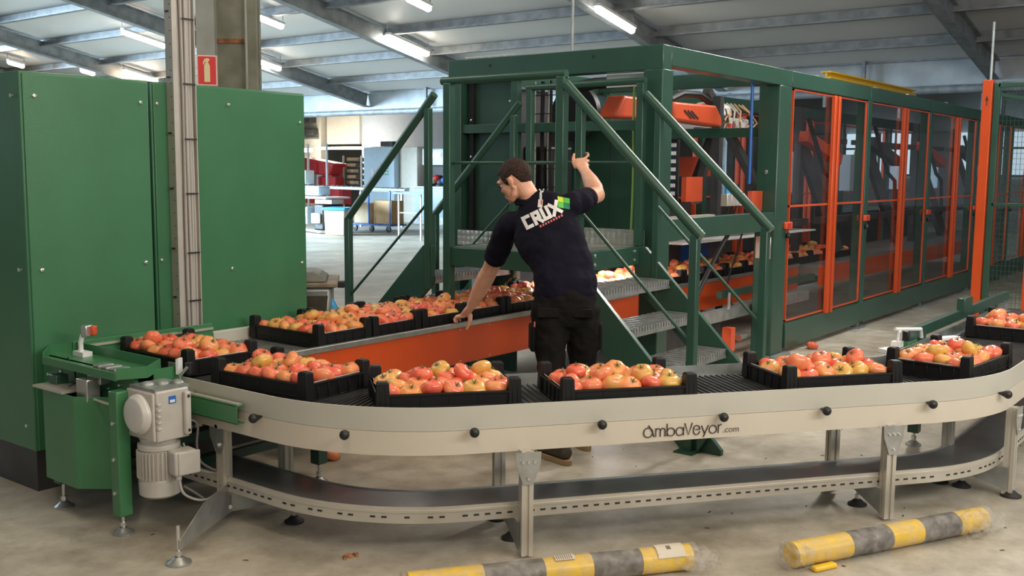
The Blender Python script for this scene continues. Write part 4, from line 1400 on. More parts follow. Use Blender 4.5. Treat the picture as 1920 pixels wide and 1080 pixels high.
# content behind the doors: far-side orange doors, robots, conveyors
for i, (a, b) in enumerate(zip(PX[:-1], PX[1:])):
    fd = MB()
    xm = (a + b) / 2
    for x in (a + .12, xm - .10, xm + .06, b - .10):
        fd.box(x, x + .045, YF - .06, YF - .02, .28, 2.31)
    for z in (.30, 1.30, 2.28): fd.box(a + .1, b - .05, YF - .05, YF - .03, z, z + .02)
    fd.build('rear_door_frame', 'orange2', mc)
    ib = MB()
    ib.box(a + .6, a + .68, 4.45, 4.53, .3, 2.32)
    ib.box(a + .2, b - .1, 4.46, 4.52, 1.95, 2.01)
    ib.build('inner_frame', 'dgrey', mc)
    if i > 0:
        cb = MB()
        cb.box(a + .1, b + .1, 4.0, 4.9, .50, .60)
        cb.build('inner_conveyor_bed', 'gdark', mc)
        MB().box(a + .1, b + .1, 3.97, 4.0, .40, .60).build('inner_conveyor_panel', 'orange', mc)
        MB().bar((a + 1.2, 4.2, .7), (a + .75, 4.5, 1.9), .09, .12).build('robot_forearm', 'dgrey', mc)
        MB().bar((a + .55, 4.4, 2.0), (a + 1.35, 4.3, 1.75), .12, .12).build('robot_arm', 'orange2' if i % 2 else 'dgrey', mc)
        MB().tube([(a + .4, 4.3, 2.2), (a + .7, 4.2, 1.6), (a + 1.0, 4.2, 1.5), (a + 1.1, 4.2, 1.0)], .025, 8).build('hose_bundle', 'black', mc, smooth=True)
        MB().box(a + 1.45, a + 1.75, 4.95, 5.1, 1.35, 1.85).build('control_box', 'paleblue', mc)
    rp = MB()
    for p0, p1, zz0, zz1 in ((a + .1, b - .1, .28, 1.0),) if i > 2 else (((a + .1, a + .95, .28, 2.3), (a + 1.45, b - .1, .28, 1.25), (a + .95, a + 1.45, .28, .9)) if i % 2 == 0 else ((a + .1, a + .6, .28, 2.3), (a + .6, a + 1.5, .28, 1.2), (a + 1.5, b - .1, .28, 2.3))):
        MB().box(p0, p1, YF - .02, YF - .012, zz0, zz1).build('rear_dark_sheet', 'dgrey', mc)  # dark sheets added to stand for the shade inside the machine
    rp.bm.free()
    if i == 3:
        for zc, mm in ((1.60, 'pgreen'), (1.85, 'lime')):
            MB().prism([(15.22, 5.30, zc), (15.34, 5.30, zc - .20), (15.46, 5.30, zc), (15.34, 5.30, zc + .20)], (0, .01, 0)).build('diamond_panel', mm, mc)
    hb_ = MB()
    hb_.box(a + .2, b - .1, 4.05, 4.12, 1.05, 1.12)
    hb_.build('inner_rail', 'dgrey', mc)
MB().box(6.40, 7.6, YF - .02, YF - .012, .3, 2.3).build('rear_dark_sheet', 'dgrey', mc)
MB().box(7.6, 8.38, YF - .02, YF - .012, .3, 1.3).build('rear_dark_sheet', 'dgrey', mc)
MB().box(6.5, 8.2, 3.98, 4.02, .02, .34).build('low_dark_sheet', 'dgrey', mc)  # dark sheet added for the shade near the floor of the bay
MB().box(7.0, 7.9, 5.0, 5.3, 1.3, 1.8).build('drive_box', 'black', mc, bevel=.02)
MB().box(7.1, 7.5, 4.9, 5.2, 1.05, 1.3).build('orange_motor', 'orange2', mc, bevel=.02)
MB().bar((7.3, 4.3, 1.05), (7.9, 4.6, 1.9), .07, .07).build('diagonal_brace', 'black', mc)
MB().bar((7.9, 4.3, 1.05), (7.5, 4.6, 1.9), .05, .05).build('diagonal_brace', 'dgrey', mc)
# robots in bay one
def shell(pts, y, th, m, name):
    return MB().prism([(x, y, z) for x, z in pts], (0, th, 0)).build(name, m, mc, bevel=.02, seg=3)
shell([(6.50, 1.99), (6.52, 2.05), (6.62, 2.165), (7.3, 2.16), (7.30, 2.02)], 4.05, .16, 'orange2', 'robot_shell')
shell([(7.38, 2.16), (8.14, 2.17), (8.25, 2.07), (8.26, 1.99), (7.40, 2.015)], 4.05, .16, 'orange2', 'robot_shell')
for k in range(3):
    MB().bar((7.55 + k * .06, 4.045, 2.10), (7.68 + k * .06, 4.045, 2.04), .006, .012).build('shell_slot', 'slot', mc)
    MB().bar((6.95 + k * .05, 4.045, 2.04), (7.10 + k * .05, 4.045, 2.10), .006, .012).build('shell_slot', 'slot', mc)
MB().tube([(7.4, 4.1, 2.18), (7.6, 4.1, 2.24), (7.9, 4.1, 2.25), (8.1, 4.1, 2.20)], .03, 10).build('hose', 'black', mc, smooth=True)
rb_ = MB()
rb_.box(8.9, 9.9, 4.55, 4.95, 2.0, 2.14)
rb_.lathe((9.3, 4.7, 2.14), [(.22, 0), (.20, .10), (.12, .14)], 20)
rb_.build('robot_base', 'motor2', mc, bevel=.02)
MB().box(9.40, 9.47, 4.545, 4.55, 2.04, 2.08).build('red_badge', 'red', mc)
MB().box(9.49, 9.56, 4.545, 4.55, 2.04, 2.08).build('red_badge', 'red', mc)
rnd = random.Random(5)
for k in range(9):
    x = 9.1 + k * .09
    P = [(x, 4.6, 2.28), (x + rnd.uniform(-.08, .08), 4.5, 2.2), (x + rnd.uniform(-.12, .12), 4.48, 2.1), (x + rnd.uniform(-.1, .1), 4.55, 1.98)]
    MB().tube(P, .010, 6).build('cable', rnd.choice(['black', 'card', 'card2', 'cable']), mc, smooth=True)
MB().box(8.38, 8.7, 4.45, 4.5, 1.32, 1.55).build('orange_box', 'orange2', mc)
MB().box(8.9, 10.0, 5.0, 5.05, 1.55, 1.75).build('orange_cover', 'orange2', mc)
MB().box(9.3, 9.9, 4.9, 4.98, .62, .9).build('blue_hose_reel', 'blue', mc)
# cable basket on top
ct = thing('wire_cable_tray', 'short white wire cable tray lying on the machine top', 'tray', (6.6, 5.2, ZT))
w_ = MB()
for k in range(7):
    y = 4.98 + k * .08
    w_.tube([(6.45, y, ZT + .045), (6.45, y, ZT + .003), (6.60, y, ZT + .003), (6.60, y, ZT + .045)], .0025, 6)
for x, z in ((6.45, .045), (6.45, .003), (6.52, .003), (6.60, .003), (6.60, .045)):
    w_.tube([(x, 4.96, ZT + z), (x, 5.48, ZT + z)], .0025, 6)
w_.build('wire_basket', 'white', ct)
pole = MB().cyl((6.45, 4.42, ZT), (6.45, 4.42, roof_z(6.45) - .1), .011, 10).build('hanging_conduit', 'gdark')
tag(pole, 'thin dark conduit rising from the machine top to the roof', 'conduit')
# clips and hoses along the machine top
for i, (x, y) in enumerate(((9.3, 3.62), (10.9, 3.6), (12.0, 3.6), (13.6, 3.6), (15.0, 3.6), (16.4, 3.6))):
    MB().obox((x, y, ZT), .14, .06, .03, .2, .6, .6).build('top_clamp', 'gdark', mc, bevel=.004)
yb = thing('yellow_crane_beam', 'yellow steel beam above the far part of the green machine', 'beam', (15, 5.1, 2.9))
yy = MB()
yy.box(13.4, 17.2, 5.02, 5.16, 2.845, 2.865); yy.box(13.4, 17.2, 5.02, 5.16, 2.92, 2.94); yy.box(13.4, 17.2, 5.08, 5.10, 2.86, 2.925)
yy.build('beam_profile', 'yellow', yb)
for x in (13.4, 16.6): MB().box(x - .02, x + .02, 5.07, 5.11, ZT, 2.85).build('beam_support', 'gdark', yb)

# ================================================================== LIGHT CURTAIN POST AND MESH PANEL
lp = thing('light_curtain_post', 'tall orange light curtain post with black arrows standing beside the mesh panel', 'post', (10.34, 2.36, 0))
MB().box(10.30, 10.40, 2.322, 2.408, 0, 2.47).build('post_profile', 'orange', lp, bevel=.006)
for z, s in ((2.28, 1), (.09, -1)):
    a = [(-.004, -.05), (.004, -.05), (.004, .0), (.016, .0), (0, .045), (-.016, .0), (-.004, .0)]
    MB().prism([(10.299, 2.365 + x, z + s * zz) for x, zz in a], (-.001, 0, 0)).build('arrow_mark', 'ink', lp)
MB().cyl((10.34, 2.35, 2.47), (10.34, 2.35, 3.0), .012, 8).build('post_conduit', 'gdark', lp)
lp2 = thing('light_curtain_post', 'orange light curtain post cut by the right edge of the photo', 'post', (10.34, 1.93, 0))
MB().box(10.30, 10.40, 1.89, 1.962, .30, 1.95).build('post_profile', 'orange', lp2, bevel=.006)
MB().box(10.33, 10.37, 1.91, 1.95, 0, .30).build('post_stem', 'dgreen', lp2)
fn = thing('mesh_panel', 'green wire mesh guard panel right of the orange light curtain post', 'fence', (10.4, 2.1, 0))
f_ = MB()
f_.box(10.34, 10.38, 2.262, 2.318, .02, 2.44)
f_.box(10.34, 10.38, 1.95, 1.99, 1.95, 2.44)
f_.box(10.34, 10.38, 1.60, 2.28, 2.40, 2.44)
f_.box(10.34, 10.38, 1.97, 2.28, .30, .34)
f_.box(10.34, 10.38, 1.97, 2.28, 1.30, 1.33)
f_.build('mesh_frame', 'dgreen', fn, bevel=.003)
f_ = MB()
f_.bar((10.37, 2.28, 2.34), (10.37, 1.7, 2.22), .03, .03)
f_.build('mesh_brace', 'dgreen', fn)
f_ = MB()
for k in range(9): f_.box(10.358, 10.362, 2.265 - k * .035, 2.268 - k * .035, .32, 2.40)
for k in range(42): f_.box(10.357, 10.360, 1.97, 2.27, .34 + k * .05, .343 + k * .05)
f_.build('wire_mesh', 'dgreen', fn)
# green transfer unit at the right end with its white sensor bracket
gr = thing('side_transfer_unit', 'green conveyor frame beyond the right bend with a white sensor bracket', 'conveyor', (6.5, 1.7, 0))
MB().box(5.80, 8.3, 1.66, 1.70, .66, .725).build('side_rail', 'dgreen', gr, bevel=.004)
MB().box(5.80, 5.96, 1.66, 1.72, .36, .66).build('rail_bracket', 'lgreen', gr, bevel=.004)
MB().box(6.9, 7.1, 1.64, 1.69, .70, .80).build('drive_cover', 'dgreen', gr, bevel=.004)
for x in (6.1, 7.9): 
    lg = MB().box(x - .03, x + .03, 1.66, 1.72, .08, .66).build('leg', 'dgreen', gr)
    foot(lg, x, 1.69, .1)
cl = MB()
cl.tube([(5.60, 1.66, .56), (5.60, 1.66, .70), (5.62, 1.66, .755)], .010, 8)
cl.tube([(5.60, 1.68, .755), (5.80, 1.60, .74), (5.82, 1.60, .69)], .010, 8)
cl.box(5.57, 5.63, 1.64, 1.69, .66, .69)
cl.build('sensor_bracket', 'white', gr)
MB().obox((5.60, 1.62, .70), .03, .03, .05, 0).build('photo_sensor', 'black', gr, bevel=.004)
MB().obox((5.50, 1.68, .64), .10, .06, .025, R(-20)).build('white_block', 'white', gr, bevel=.004)
MB().obox((6.15, 1.55, .64), .16, .05, .02, R(-30)).build('white_block', 'white', gr, bevel=.004)
# ================================================================== THE WORKER
per = thing('person', 'person in navy polo shirt and black trousers leaning over the orange conveyor', 'person', (4.60, 3.20, 0), R(-52.4))
class LB(MB):
    def loft(s, secs, n=24):
        # secs: (centre, side vector, half width, half depth); closed rounded ends
        C_ = [Vector(q[0]) for q in secs]
        rings = []
        full = []
        for i, q in enumerate(secs):
            if i == 0: d = C_[1] - C_[0]
            elif i == len(secs) - 1: d = C_[-1] - C_[-2]
            else: d = (C_[i + 1] - C_[i - 1])
            full.append((C_[i], d.normalized(), Vector(q[1]), q[2], q[3]))
        seq = []
        c, d, sd, a, b = full[0]
        e = min(a, b) * .55
        seq += [(c - d * e, d, sd, a * .35, b * .35), (c - d * e * .75, d, sd, a * .72, b * .72), (c - d * e * .35, d, sd, a * .93, b * .93)]
        seq += full
        c, d, sd, a, b = full[-1]
        e = min(a, b) * .55
        seq += [(c + d * e * .35, d, sd, a * .93, b * .93), (c + d * e * .75, d, sd, a * .72, b * .72), (c + d * e, d, sd, a * .35, b * .35)]
        for c, d, sd, a, b in seq:
            u = (sd - d * sd.dot(d)).normalized()
            v = d.cross(u)
            rings.append([s.bm.verts.new(c + u * (a * math.cos(2 * PI * k / n)) + v * (b * math.sin(2 * PI * k / n))) for k in range(n)])
        for i in range(len(rings) - 1):
            for k in range(n):
                s.bm.faces.new([rings[i][k], rings[i][(k + 1) % n], rings[i + 1][(k + 1) % n], rings[i + 1][k]])
        s.bm.faces.new(rings[0][::-1]); s.bm.faces.new(rings[-1])
        return s
    def limb(s, pts, rad, side=(1, 0, 0), flat=1.0, n=18):
        return s.loft([(p, side, r, r * flat) for p, r in zip(pts, rad)], n)
    def ell(s, c, r, rot=None, u=24, v=16):
        m = Matrix.Translation(Vector(c)) @ (rot.to_4x4() if rot else Matrix.Identity(4)) @ Matrix.Diagonal((*r, 1))
        bmesh.ops.create_uvsphere(s.bm, u_segments=u, v_segments=v, radius=1, matrix=m)
        return s
def grow(o, vox, sm=4, fac=.5):
    r = o.modifiers.new('skin', 'REMESH')
    r.mode = 'VOXEL'
    r.voxel_size = vox
    r.use_smooth_shade = True
    k = o.modifiers.new('smooth', 'SMOOTH')
    k.factor = fac
    k.iterations = sm
def noise_disp(o, name, scale, strength):
    tx = bpy.data.textures.new(name, 'CLOUDS')
    tx.noise_scale = scale
    tx.noise_depth = 2
    d = o.modifiers.new('folds', 'DISPLACE')
    d.texture = tx
    d.texture_coords = 'LOCAL'
    d.strength = strength
    d.mid_level = .5
# --- head frame
F_ = Vector((-.74, .40, -.46)).normalized()
U_ = (Vector((-.04, -.05, 1)) - F_ * Vector((-.04, -.05, 1)).dot(F_)).normalized()
X_ = F_.cross(U_).normalized()
HM = Matrix((X_, F_, U_)).transposed()
HC = Vector((-.262, .285, 1.545))
def H(x, y, z): return HC + HM @ Vector((x, y, z))
NB = Vector((-.178, .285, 1.415))      # root of the neck
shL, elL, wrL = Vector((-.300, .330, 1.275)), Vector((-.408, .53, 1.000)), Vector((-.528, .715, .752))
shR, elR, wrR = Vector((.075, .170, 1.415)), Vector((.222, .36, 1.462)), Vector((.158, .508, 1.592))
b = LB()
b.ell(H(0, -.012, .022), (.076, .096, .094), HM)
b.ell(H(0, .040, -.030), (.062, .058, .078), HM)
b.ell(H(0, .055, -.078), (.040, .042, .036), HM)
b.ell(H(0, .076, -.098), (.022, .020, .016), HM)
b.ell(H(0, .085, .028), (.052, .018, .016), HM)
b.limb([H(0, .088, .012), H(0, .104, -.020), H(0, .098, -.030)], [.008, .012, .011])
b.ell(H(0, .020, -.052), (.060, .062, .058), HM)
for s in (-1, 1):
    b.limb([H(s * .052, -.002, -.045), H(s * .044, .026, -.074), H(s * .024, .060, -.092), H(0, .074, -.098)], [.016, .018, .018, .018])
b.ell(H(0, .097, -.060), (.024, .009, .007), HM)
b.ell(H(0, .094, -.071), (.021, .009, .007), HM)
for s in (-1, 1):
    b.ell(H(s * .081, -.004, -.012), (.007, .018, .030), HM @ Matrix.Rotation(s * .25, 3, 'Z'))
    b.ell(H(s * .080, -.004, -.040), (.007, .011, .012), HM)
    b.ell(H(s * .038, .048, -.030), (.026, .036, .032), HM)
b.limb([H(0, -.025, -.04), H(0, -.045, -.09).lerp(NB, .35), NB, NB + Vector((.02, -.02, -.06))], [.060, .057, .066, .08], (X_.x, X_.y, X_.z), .95)
# slim body under the clothes
b.loft([((.02, .01, .90), (1, 0, 0), .13, .09), ((.0, .06, 1.06), (1, 0, 0), .13, .085), ((-.07, .16, 1.24), (.85, -.40, .35), .15, .095), ((-.12, .24, 1.36), (.80, -.43, .42), .15, .07)])
for sh, el, wr, sd in ((shL, elL, wrL, (1, 0, 0)), (shR, elR, wrR, (0, 0, 1))):
    f = (wr - el)
    b.limb([sh, sh.lerp(el, .5), el, el + f * .22, el + f * .55, el + f * .85, wr], [.055, .054 if sh is shL else .050, .050, .054, .050, .038, .033], sd, .92)
for hip, kn, an in (((-.06, .0, .88), (-.05, -.05, .49), (.0, -.15, .10)), ((.10, .01, .88), (.125, .09, .48), (.14, .15, .10))):
    hip, kn, an = Vector(hip), Vector(kn), Vector(an)
    b.limb([hip, hip.lerp(kn, .5), kn, kn.lerp(an, .4), an], [.07, .065, .05, .048, .035])
# left hand over the rail
P = Vector((-.572, .800, .682))
b.loft([(wrL.lerp(elL, .06), (.5, .6, .3), .032, .027), (wrL, (.5, .6, .3), .033, .025), (wrL.lerp(P, .5), (.55, .75, .0), .039, .023), (P + Vector((-.004, .006, -.004)), (.55, .80, 0), .044, .019)], 16)
kd = Vector((.55, .80, 0)).normalized()
for i, (ln, dz) in enumerate(((.030, 0), (.033, -.002), (.031, -.004), (.025, -.006))):
    k0 = P + kd * ((1.5 - i) * .0215) + Vector((-.010, .002, -.004 + dz))
    k1 = k0 + Vector((-.036, .012, -.004)) * (ln / .030)
    k2 = k1 + Vector((-.014, .004, -.022)) * (ln / .030)
    k3 = k2 + Vector((.006, .0, -.018)) * (ln / .030)
    b.limb([k0 - Vector((-.02, .005, -.004)), k0, k1, k2, k3], [.011, .011, .0102, .0094, .0082], (0, 1, 0), 1, 12)
t0 = P + Vector((.030, -.018, -.002))
b.limb([t0, t0 + Vector((.002, -.006, -.030)), t0 + Vector((-.010, .000, -.062)), t0 + Vector((-.020, .006, -.090))], [.019, .0150, .0125, .0100], (1, 0, 0), 1, 12)
# right hand round the stair post
PC = Vector((.132, .545, 1.642))
b.loft([(wrR.lerp(elR, .06), (1, 0, 0), .031, .027), (wrR, (1, 0, 0), .032, .024), (wrR.lerp(PC, .5), (1, 0, 0), .034, .019), (PC, (1, 0, -.1), .041, .0165), (PC + Vector((.002, .004, .024)), (1, 0, -.1), .036, .014)], 16)
for i, z in enumerate((.030, .010, -.010, -.029)):
    k0 = PC + Vector((.026, .004, z)); L_ = (1.0, 1.06, 1.0, .85)[i]
    up = (.020, .006, .0, .0)[i]
    b.limb([k0 + Vector((-.02, -.002, -.004)), k0, k0 + Vector((.020, .018, up)) * L_, k0 + Vector((.018, .046, up * 1.6)) * L_, k0 + Vector((-.002, .062, up * 1.5)) * L_], [.009, .0098, .0092, .0084, .0072], (0, 0, 1), 1, 12)
t0 = PC + Vector((-.026, .002, -.022))
b.limb([t0, t0 + Vector((-.016, .006, .026)), t0 + Vector((-.018, .012, .054)), t0 + Vector((-.012, .020, .080))], [.016, .0125, .0105, .0082], (1, 0, 0), 1, 12)
body = b.build('body', 'skin', per, smooth=True, local=True)
grow(body, .0042, 3, .5)
# fingernails of the thumb in view, eyes
for s in (-1, 1):
    e = LB().ell(H(s * .031, .080, .004), (.012, .010, .008), HM, 12, 8).build('eye', 'white', per, smooth=True, local=True)
    LB().ell(H(s * .031, .088, .004), (.005, .004, .005), HM, 10, 6).build('iris', 'hair', e, smooth=True, local=True)
    LB().ell(H(s * .033, .090, .024), (.016, .006, .0035), HM, 12, 6).build('eyebrow', 'hair', per, smooth=True, local=True)
# hair cap: sinks below the skin where there is no hair
bm = bmesh.new()
bmesh.ops.create_uvsphere(bm, u_segments=72, v_segments=48, radius=1)
rnd = random.Random(3)
for v in bm.verts:
    p = Vector((v.co.x * .076, v.co.y * .096 , v.co.z * .094))
    x, y, z = p.x, p.y - .012, p.z + .022
    if y > .055: line = .060 - .3 * (y - .055)
    elif y > .038: line = -.020 + .080 * (y - .038) / .017
    elif y > .018: line = -.022
    elif y > -.028: line = .012
    else: line = .012 - .092 * min(1, (-.028 - y) / .040)
    line += .006 * math.sin(x * 260 + y * 140)
    k = max(0, min(1, (z - line) / .014))
    k = k * k * (3 - 2 * k)
    f = .94 + k * (.135 + .012 * math.sin(x * 190 + y * 70) * math.sin(y * 160 + z * 120) + rnd.uniform(-.014, .014))
    if y > .05: f += .03 * k
    v.co = H(0, -.012, .022) + HM @ (p * f)
me = bpy.data.meshes.new('hair'); bm.to_mesh(me); bm.free()
for p_ in me.polygons: p_.use_smooth = True
me.materials.append(M['hair'])
hair = bpy.data.objects.new('hair', me); COL.objects.link(hair); hair.parent = per
# glasses
g = MB()
for s in (-1, 1):
    g.tube([H(s * .033 + .024 * math.cos(a * PI / 8), .106, .002 + .017 * math.sin(a * PI / 8)) for a in range(17)], .0022, 6)
    g.tube([H(s * .058, .104, .006), H(s * .078, .05, .006), H(s * .082, .0, .004)], .002, 6)
g.tube([H(-.010, .108, .006), H(.010, .108, .006)], .002, 6)
g.build('glasses', 'black', per, smooth=True, local=True)
# polo shirt
s_ = LB()
s_.loft([((.024, -.0, .915), (1, 0, 0), .182, .125), ((.020, .01, .98), (1, 0, 0), .176, .122), ((.008, .05, 1.07), (1, .0, .05), .174, .120),
         ((-.045, .11, 1.18), (.94, -.22, .22), .188, .128), ((-.095, .18, 1.285), (.83, -.40, .36), .205, .125), ((-.130, .235, 1.360), (.80, -.43, .42), .185, .098), ((-.160, .268, 1.405), (.80, -.43, .42), .115, .075)], 36)
for sh, el, e, r in ((shL, elL, .66, (.074, .080, .074, .071)), (shR, elR, .46, (.076, .078, .072, .068))):
    q = [(-.115, .24, 1.33) if sh is shL else (-.02, .19, 1.385), sh, sh.lerp(el, e * .5), sh.lerp(el, e)]
    s_.loft([(p, (0, 1, 0) if sh is shL else (0, 0, 1), a, a * .95) for p, a in zip(q, r)], 24)
s_.ell((-.285, .315, 1.285), (.070, .085, .075)); s_.ell((.055, .17, 1.405), (.078, .085, .066))
shirt = s_.build('polo_shirt', 'navy', per, smooth=True, local=True)
grow(shirt, .0085, 8, .6)
noise_disp(shirt, 'shirt_folds', .11, .028)
# sleeve cuffs
for sh, el, e, r in ((shL, elL, .66, .0715), (shR, elR, .46, .068)):
    c = LB()
    p = sh.lerp(el, e); d = (el - sh).normalized()
    c.loft([(p + d * .006, (0, 1, 0), r, r * .95), (p + d * .026, (0, 1, 0), r, r * .95)], 28)
    o = c.build('sleeve_cuff', 'navy', per, smooth=True, local=True)
# collar
c = MB()
ax = (H(0, -.04, -.09) - NB).normalized()
u = X_; v = ax.cross(u).normalized()
c.tube([NB + ax * .012 + (u * math.cos(2 * PI * k / 24) * .071 + v * math.sin(2 * PI * k / 24) * .068) for k in range(25)], .012, 8)
c.tube([NB - ax * .004 + (u * math.cos(2 * PI * k / 24) * .080 + v * math.sin(2 * PI * k / 24) * .076) for k in range(25)], .013, 8)
c.build('collar', 'navy', per, smooth=True, local=True)
# trousers
t_ = LB()
t_.loft([((.024, .0, .945), (1, 0, 0), .166, .112), ((.022, -.004, .90), (1, 0, 0), .176, .122), ((.022, -.004, .84), (1, 0, 0), .182, .126), ((.022, .0, .78), (1, 0, 0), .165, .11)], 32)
for hip, kn, an in (((-.068, -.008, .84), (-.052, -.045, .49), (.0, -.15, .105)), ((.112, .0, .84), (.135, .08, .49), (.14, .15, .105))):
    hip, kn, an = Vector(hip), Vector(kn), Vector(an)
    t_.limb([hip, hip.lerp(kn, .35), hip.lerp(kn, .7), kn, kn.lerp(an, .4), kn.lerp(an, .75), an], [.102, .098, .086, .076, .078, .070, .066], (1, 0, 0), 1.02, 24)
trous = t_.build('work_trousers', 'trouser', per, smooth=True, local=True)
grow(trous, .009, 4, .5)
noise_disp(trous, 'trouser_folds', .07, .026)
def flap(c, sx, sy, sz, rz, name, m='trouser', bev=.006):
    return MB().obox(c, sx, sy, sz, rz).build(name, m, trous, bevel=bev, local=True)
flap((-.078, -.118, .800), .120, .022, .055, .12, 'pocket_flap')
flap((.115, -.118, .800), .110, .022, .050, -.12, 'pocket_flap')
flap((-.160, -.015, .60), .030, .12, .15, .1, 'cargo_pocket', bev=.012)
flap((.222, .06, .60), .030, .12, .15, -.1, 'cargo_pocket', bev=.012)
flap((-.150, -.100, .745), .004, .012, .030, .5, 'pocket_tag', 'pinkp', .001)
# boots
def boot(an, d):
    an = Vector(an); d = Vector(d).normalized(); sd = Vector((-d.y, d.x, 0))
    k = LB()
    k.loft([(an + Vector((0, 0, .06)), sd, .052, .054), (an + Vector((0, 0, .0)), sd, .050, .056), (an - Vector((0, 0, .05)) - d * .01, sd, .046, .060)], 20)
    z = .050
    base = Vector((an.x, an.y, 0))
    k.loft([(base - d * .055 + Vector((0, 0, .062)), sd, .038, .036), (base + d * .02 + Vector((0, 0, .066)), sd, .043, .040), (base + d * .10 + Vector((0, 0, .056)), sd, .048, .032), (base + d * .165 + Vector((0, 0, .050)), sd, .046, .025), (base + d * .19 + Vector((0, 0, .046)), sd, .036, .018)], 20)
    o = k.build('boot', 'shoe', per, smooth=True, local=True)
    grow(o, .006, 4, .5)
    n = 30
    poly = []
    for i in range(n):
        a = 2 * PI * i / n
        c, s2 = math.cos(a), math.sin(a)
        f = .155 * (abs(c) ** .75) * (1 if c > 0 else -1)
        wd = .047 * (abs(s2) ** .8) * (1 if s2 > 0 else -1) * (1.05 if c > 0 else .88)
        poly.append(base + d * (.065 + f) + sd * wd + Vector((0, 0, .001)))
    MB().prism(poly, (0, 0, .030)).build('sole', 'sole', o, local=True, bevel=.003)
boot((.0, -.15, .13), (-.55, .80, 0))
boot((.14, .15, .13), (-.35, .93, 0))
# ---- print on the back of the shirt
bpy.context.view_layer.update()
dg = bpy.context.evaluated_depsgraph_get()
se = shirt.evaluated_get(dg)
sm_ = se.to_mesh()
bv = BVHTree.FromPolygons([v.co.copy() for v in sm_.vertices], [tuple(p.vertices) for p in sm_.polygons])
se.to_mesh_clear()
TO_ = Vector((-.196, 0, 1.266)); ta = R(27.4)
tx_, tz_ = Vector((math.cos(ta), 0, math.sin(ta))), Vector((-math.sin(ta), 0, math.cos(ta)))
def onback(s, t, off=.0025):
    q = TO_ + tx_ * s + tz_ * t
    o_ = Vector((-.27, -4.9, 1.6))
    tgt = Vector((q.x, .20, q.z))
    # keep the lateral place while looking from behind
    d = Vector((0, 1, 0))
    h = bv.ray_cast(Vector((q.x, -1, q.z)), d)
    if h[0] is None: return Vector((q.x, .1, q.z))
    return h[0] - d * off
def patch(mb, poly, n=6, off=.0025):
    # poly: four corners in shirt units, subdivided and laid on the cloth
    a, b_, c, d = [Vector((*p, 0)) for p in poly]
    g = []
    for i in range(n + 1):
        row = []
        for j in range(n + 1):
            u, v = i / n, j / n
            p = (a * (1 - u) + b_ * u) * (1 - v) + (d * (1 - u) + c * u) * v
            row.append(mb.bm.verts.new(onback(p.x, p.y, off)))
        g.append(row)
    for i in range(n):
        for j in range(n):
            mb.bm.faces.new([g[i][j], g[i + 1][j], g[i + 1][j + 1], g[i][j + 1]])
def seg(mb, p, q, w, off=.0025):
    p, q = Vector(p), Vector(q)
    d = (q - p).normalized(); n = Vector((-d.y, d.x)) * w / 2
    patch(mb, [p - n, q - n, q + n, p + n], 6, off)
h = .074; w = .0185
mb = MB()
x = 0.0
for L_ in 'CRUX':
    W_ = .050
    k = w / 2
    if L_ == 'C':
        segs = [((x, h - k), (x + W_, h - k)), ((x + k, 0), (x + k, h)), ((x, k), (x + W_, k))]
    elif L_ == 'R':
        segs = [((x + k, 0), (x + k, h)), ((x, h - k), (x + W_, h - k)), ((x + W_ - k, h), (x + W_ - k, h * .42)), ((x, h * .46), (x + W_, h * .46)), ((x + W_ * .45, h * .5), (x + W_ + .002, 0))]
    elif L_ == 'U':
        segs = [((x + k, 0), (x + k, h)), ((x, k), (x + W_, k)), ((x + W_ - k, 0), (x + W_ - k, h))]
    else:
        segs = [((x, 0), (x + W_ + .006, h)), ((x, h), (x + W_ + .006, 0))]
    for j, (p, q) in enumerate(segs): seg(mb, p, q, w, .0025 + j * .0002)
    x += W_ + .0065
mb.build('white_lettering', 'print', shirt, local=True)
mb = MB()
for k in range(9):
    patch(mb, [(.075 + k * .0165, -.020), (.085 + k * .0165, -.020), (.085 + k * .0165, -.008), (.075 + k * .0165, -.008)], 2)
mb.build('small_pink_lettering', 'pinkp', shirt, local=True)
# wrench-man mark over the U and the leaf blocks
mb = MB()
seg(mb, (.124, .078), (.148, .114), .026)
seg(mb, (.146, .110), (.168, .150), .013)
seg(mb, (.172, .152), (.166, .172), .006); seg(mb, (.180, .146), (.190, .162), .006); seg(mb, (.166, .152), (.184, .146), .008)
mb.build('wrench_mark', 'print', shirt, local=True)
mb = MB(); seg(mb, (.138, .088), (.151, .108), .010, .0035); mb.build('wrench_tint', 'pinkp', shirt, local=True)
bx, bz = .214, .035
def blk(i, j, m):
    e1 = Vector((.026, -.020)); e2 = Vector((.013, .026))
    o_ = Vector((bx, bz)) + e1 * i * 1.06 + e2 * j * 1.06
    mb = MB(); patch(mb, [o_, o_ + e1, o_ + e1 + e2, o_ + e2], 3, .003); mb.build('leaf_block', m, shirt, local=True)
blk(0, 0, 'pgreen'); blk(0, 1, 'lime'); blk(1, 0, 'pdgreen'); blk(1, 1, 'pgreen')
# ================================================================== BACK OF THE HALL
pt = thing('partition_wall', 'plain white partition wall at the back of the hall', 'wall', (24, 23, 0))
MB().box(24, 24.2, 18.5, 24.9, 0, 3.72).build('wall_panel', 'coolwhite', pt)
MB().box(23.9, 24.2, 24.9, 26.5, 2.42, 3.76).build('hanging_panel', 'cream', pt)
MB().box(23.95, 24.0, 18.5, 24.9, 3.62, 3.68).build('wall_cap', 'gdark', pt)
MB().box(23.6, 23.99, 17, 26.4, 0.0, .02).build('floor_strip', 'gdark', pt)
lb = thing('wall_light', 'long strip light glowing over the red racks at the back', 'lamp', (23, 24.9, 2.3), group='strip lights at the back')
MB().box(22.9, 23.0, 23.4, 25.9, 2.22, 2.30).build('tube', 'tubeglow', lb)
lb = thing('wall_light', 'short strip light at the back beside the cabinet edge', 'lamp', (23, 26.6, 2.2), group='strip lights at the back')
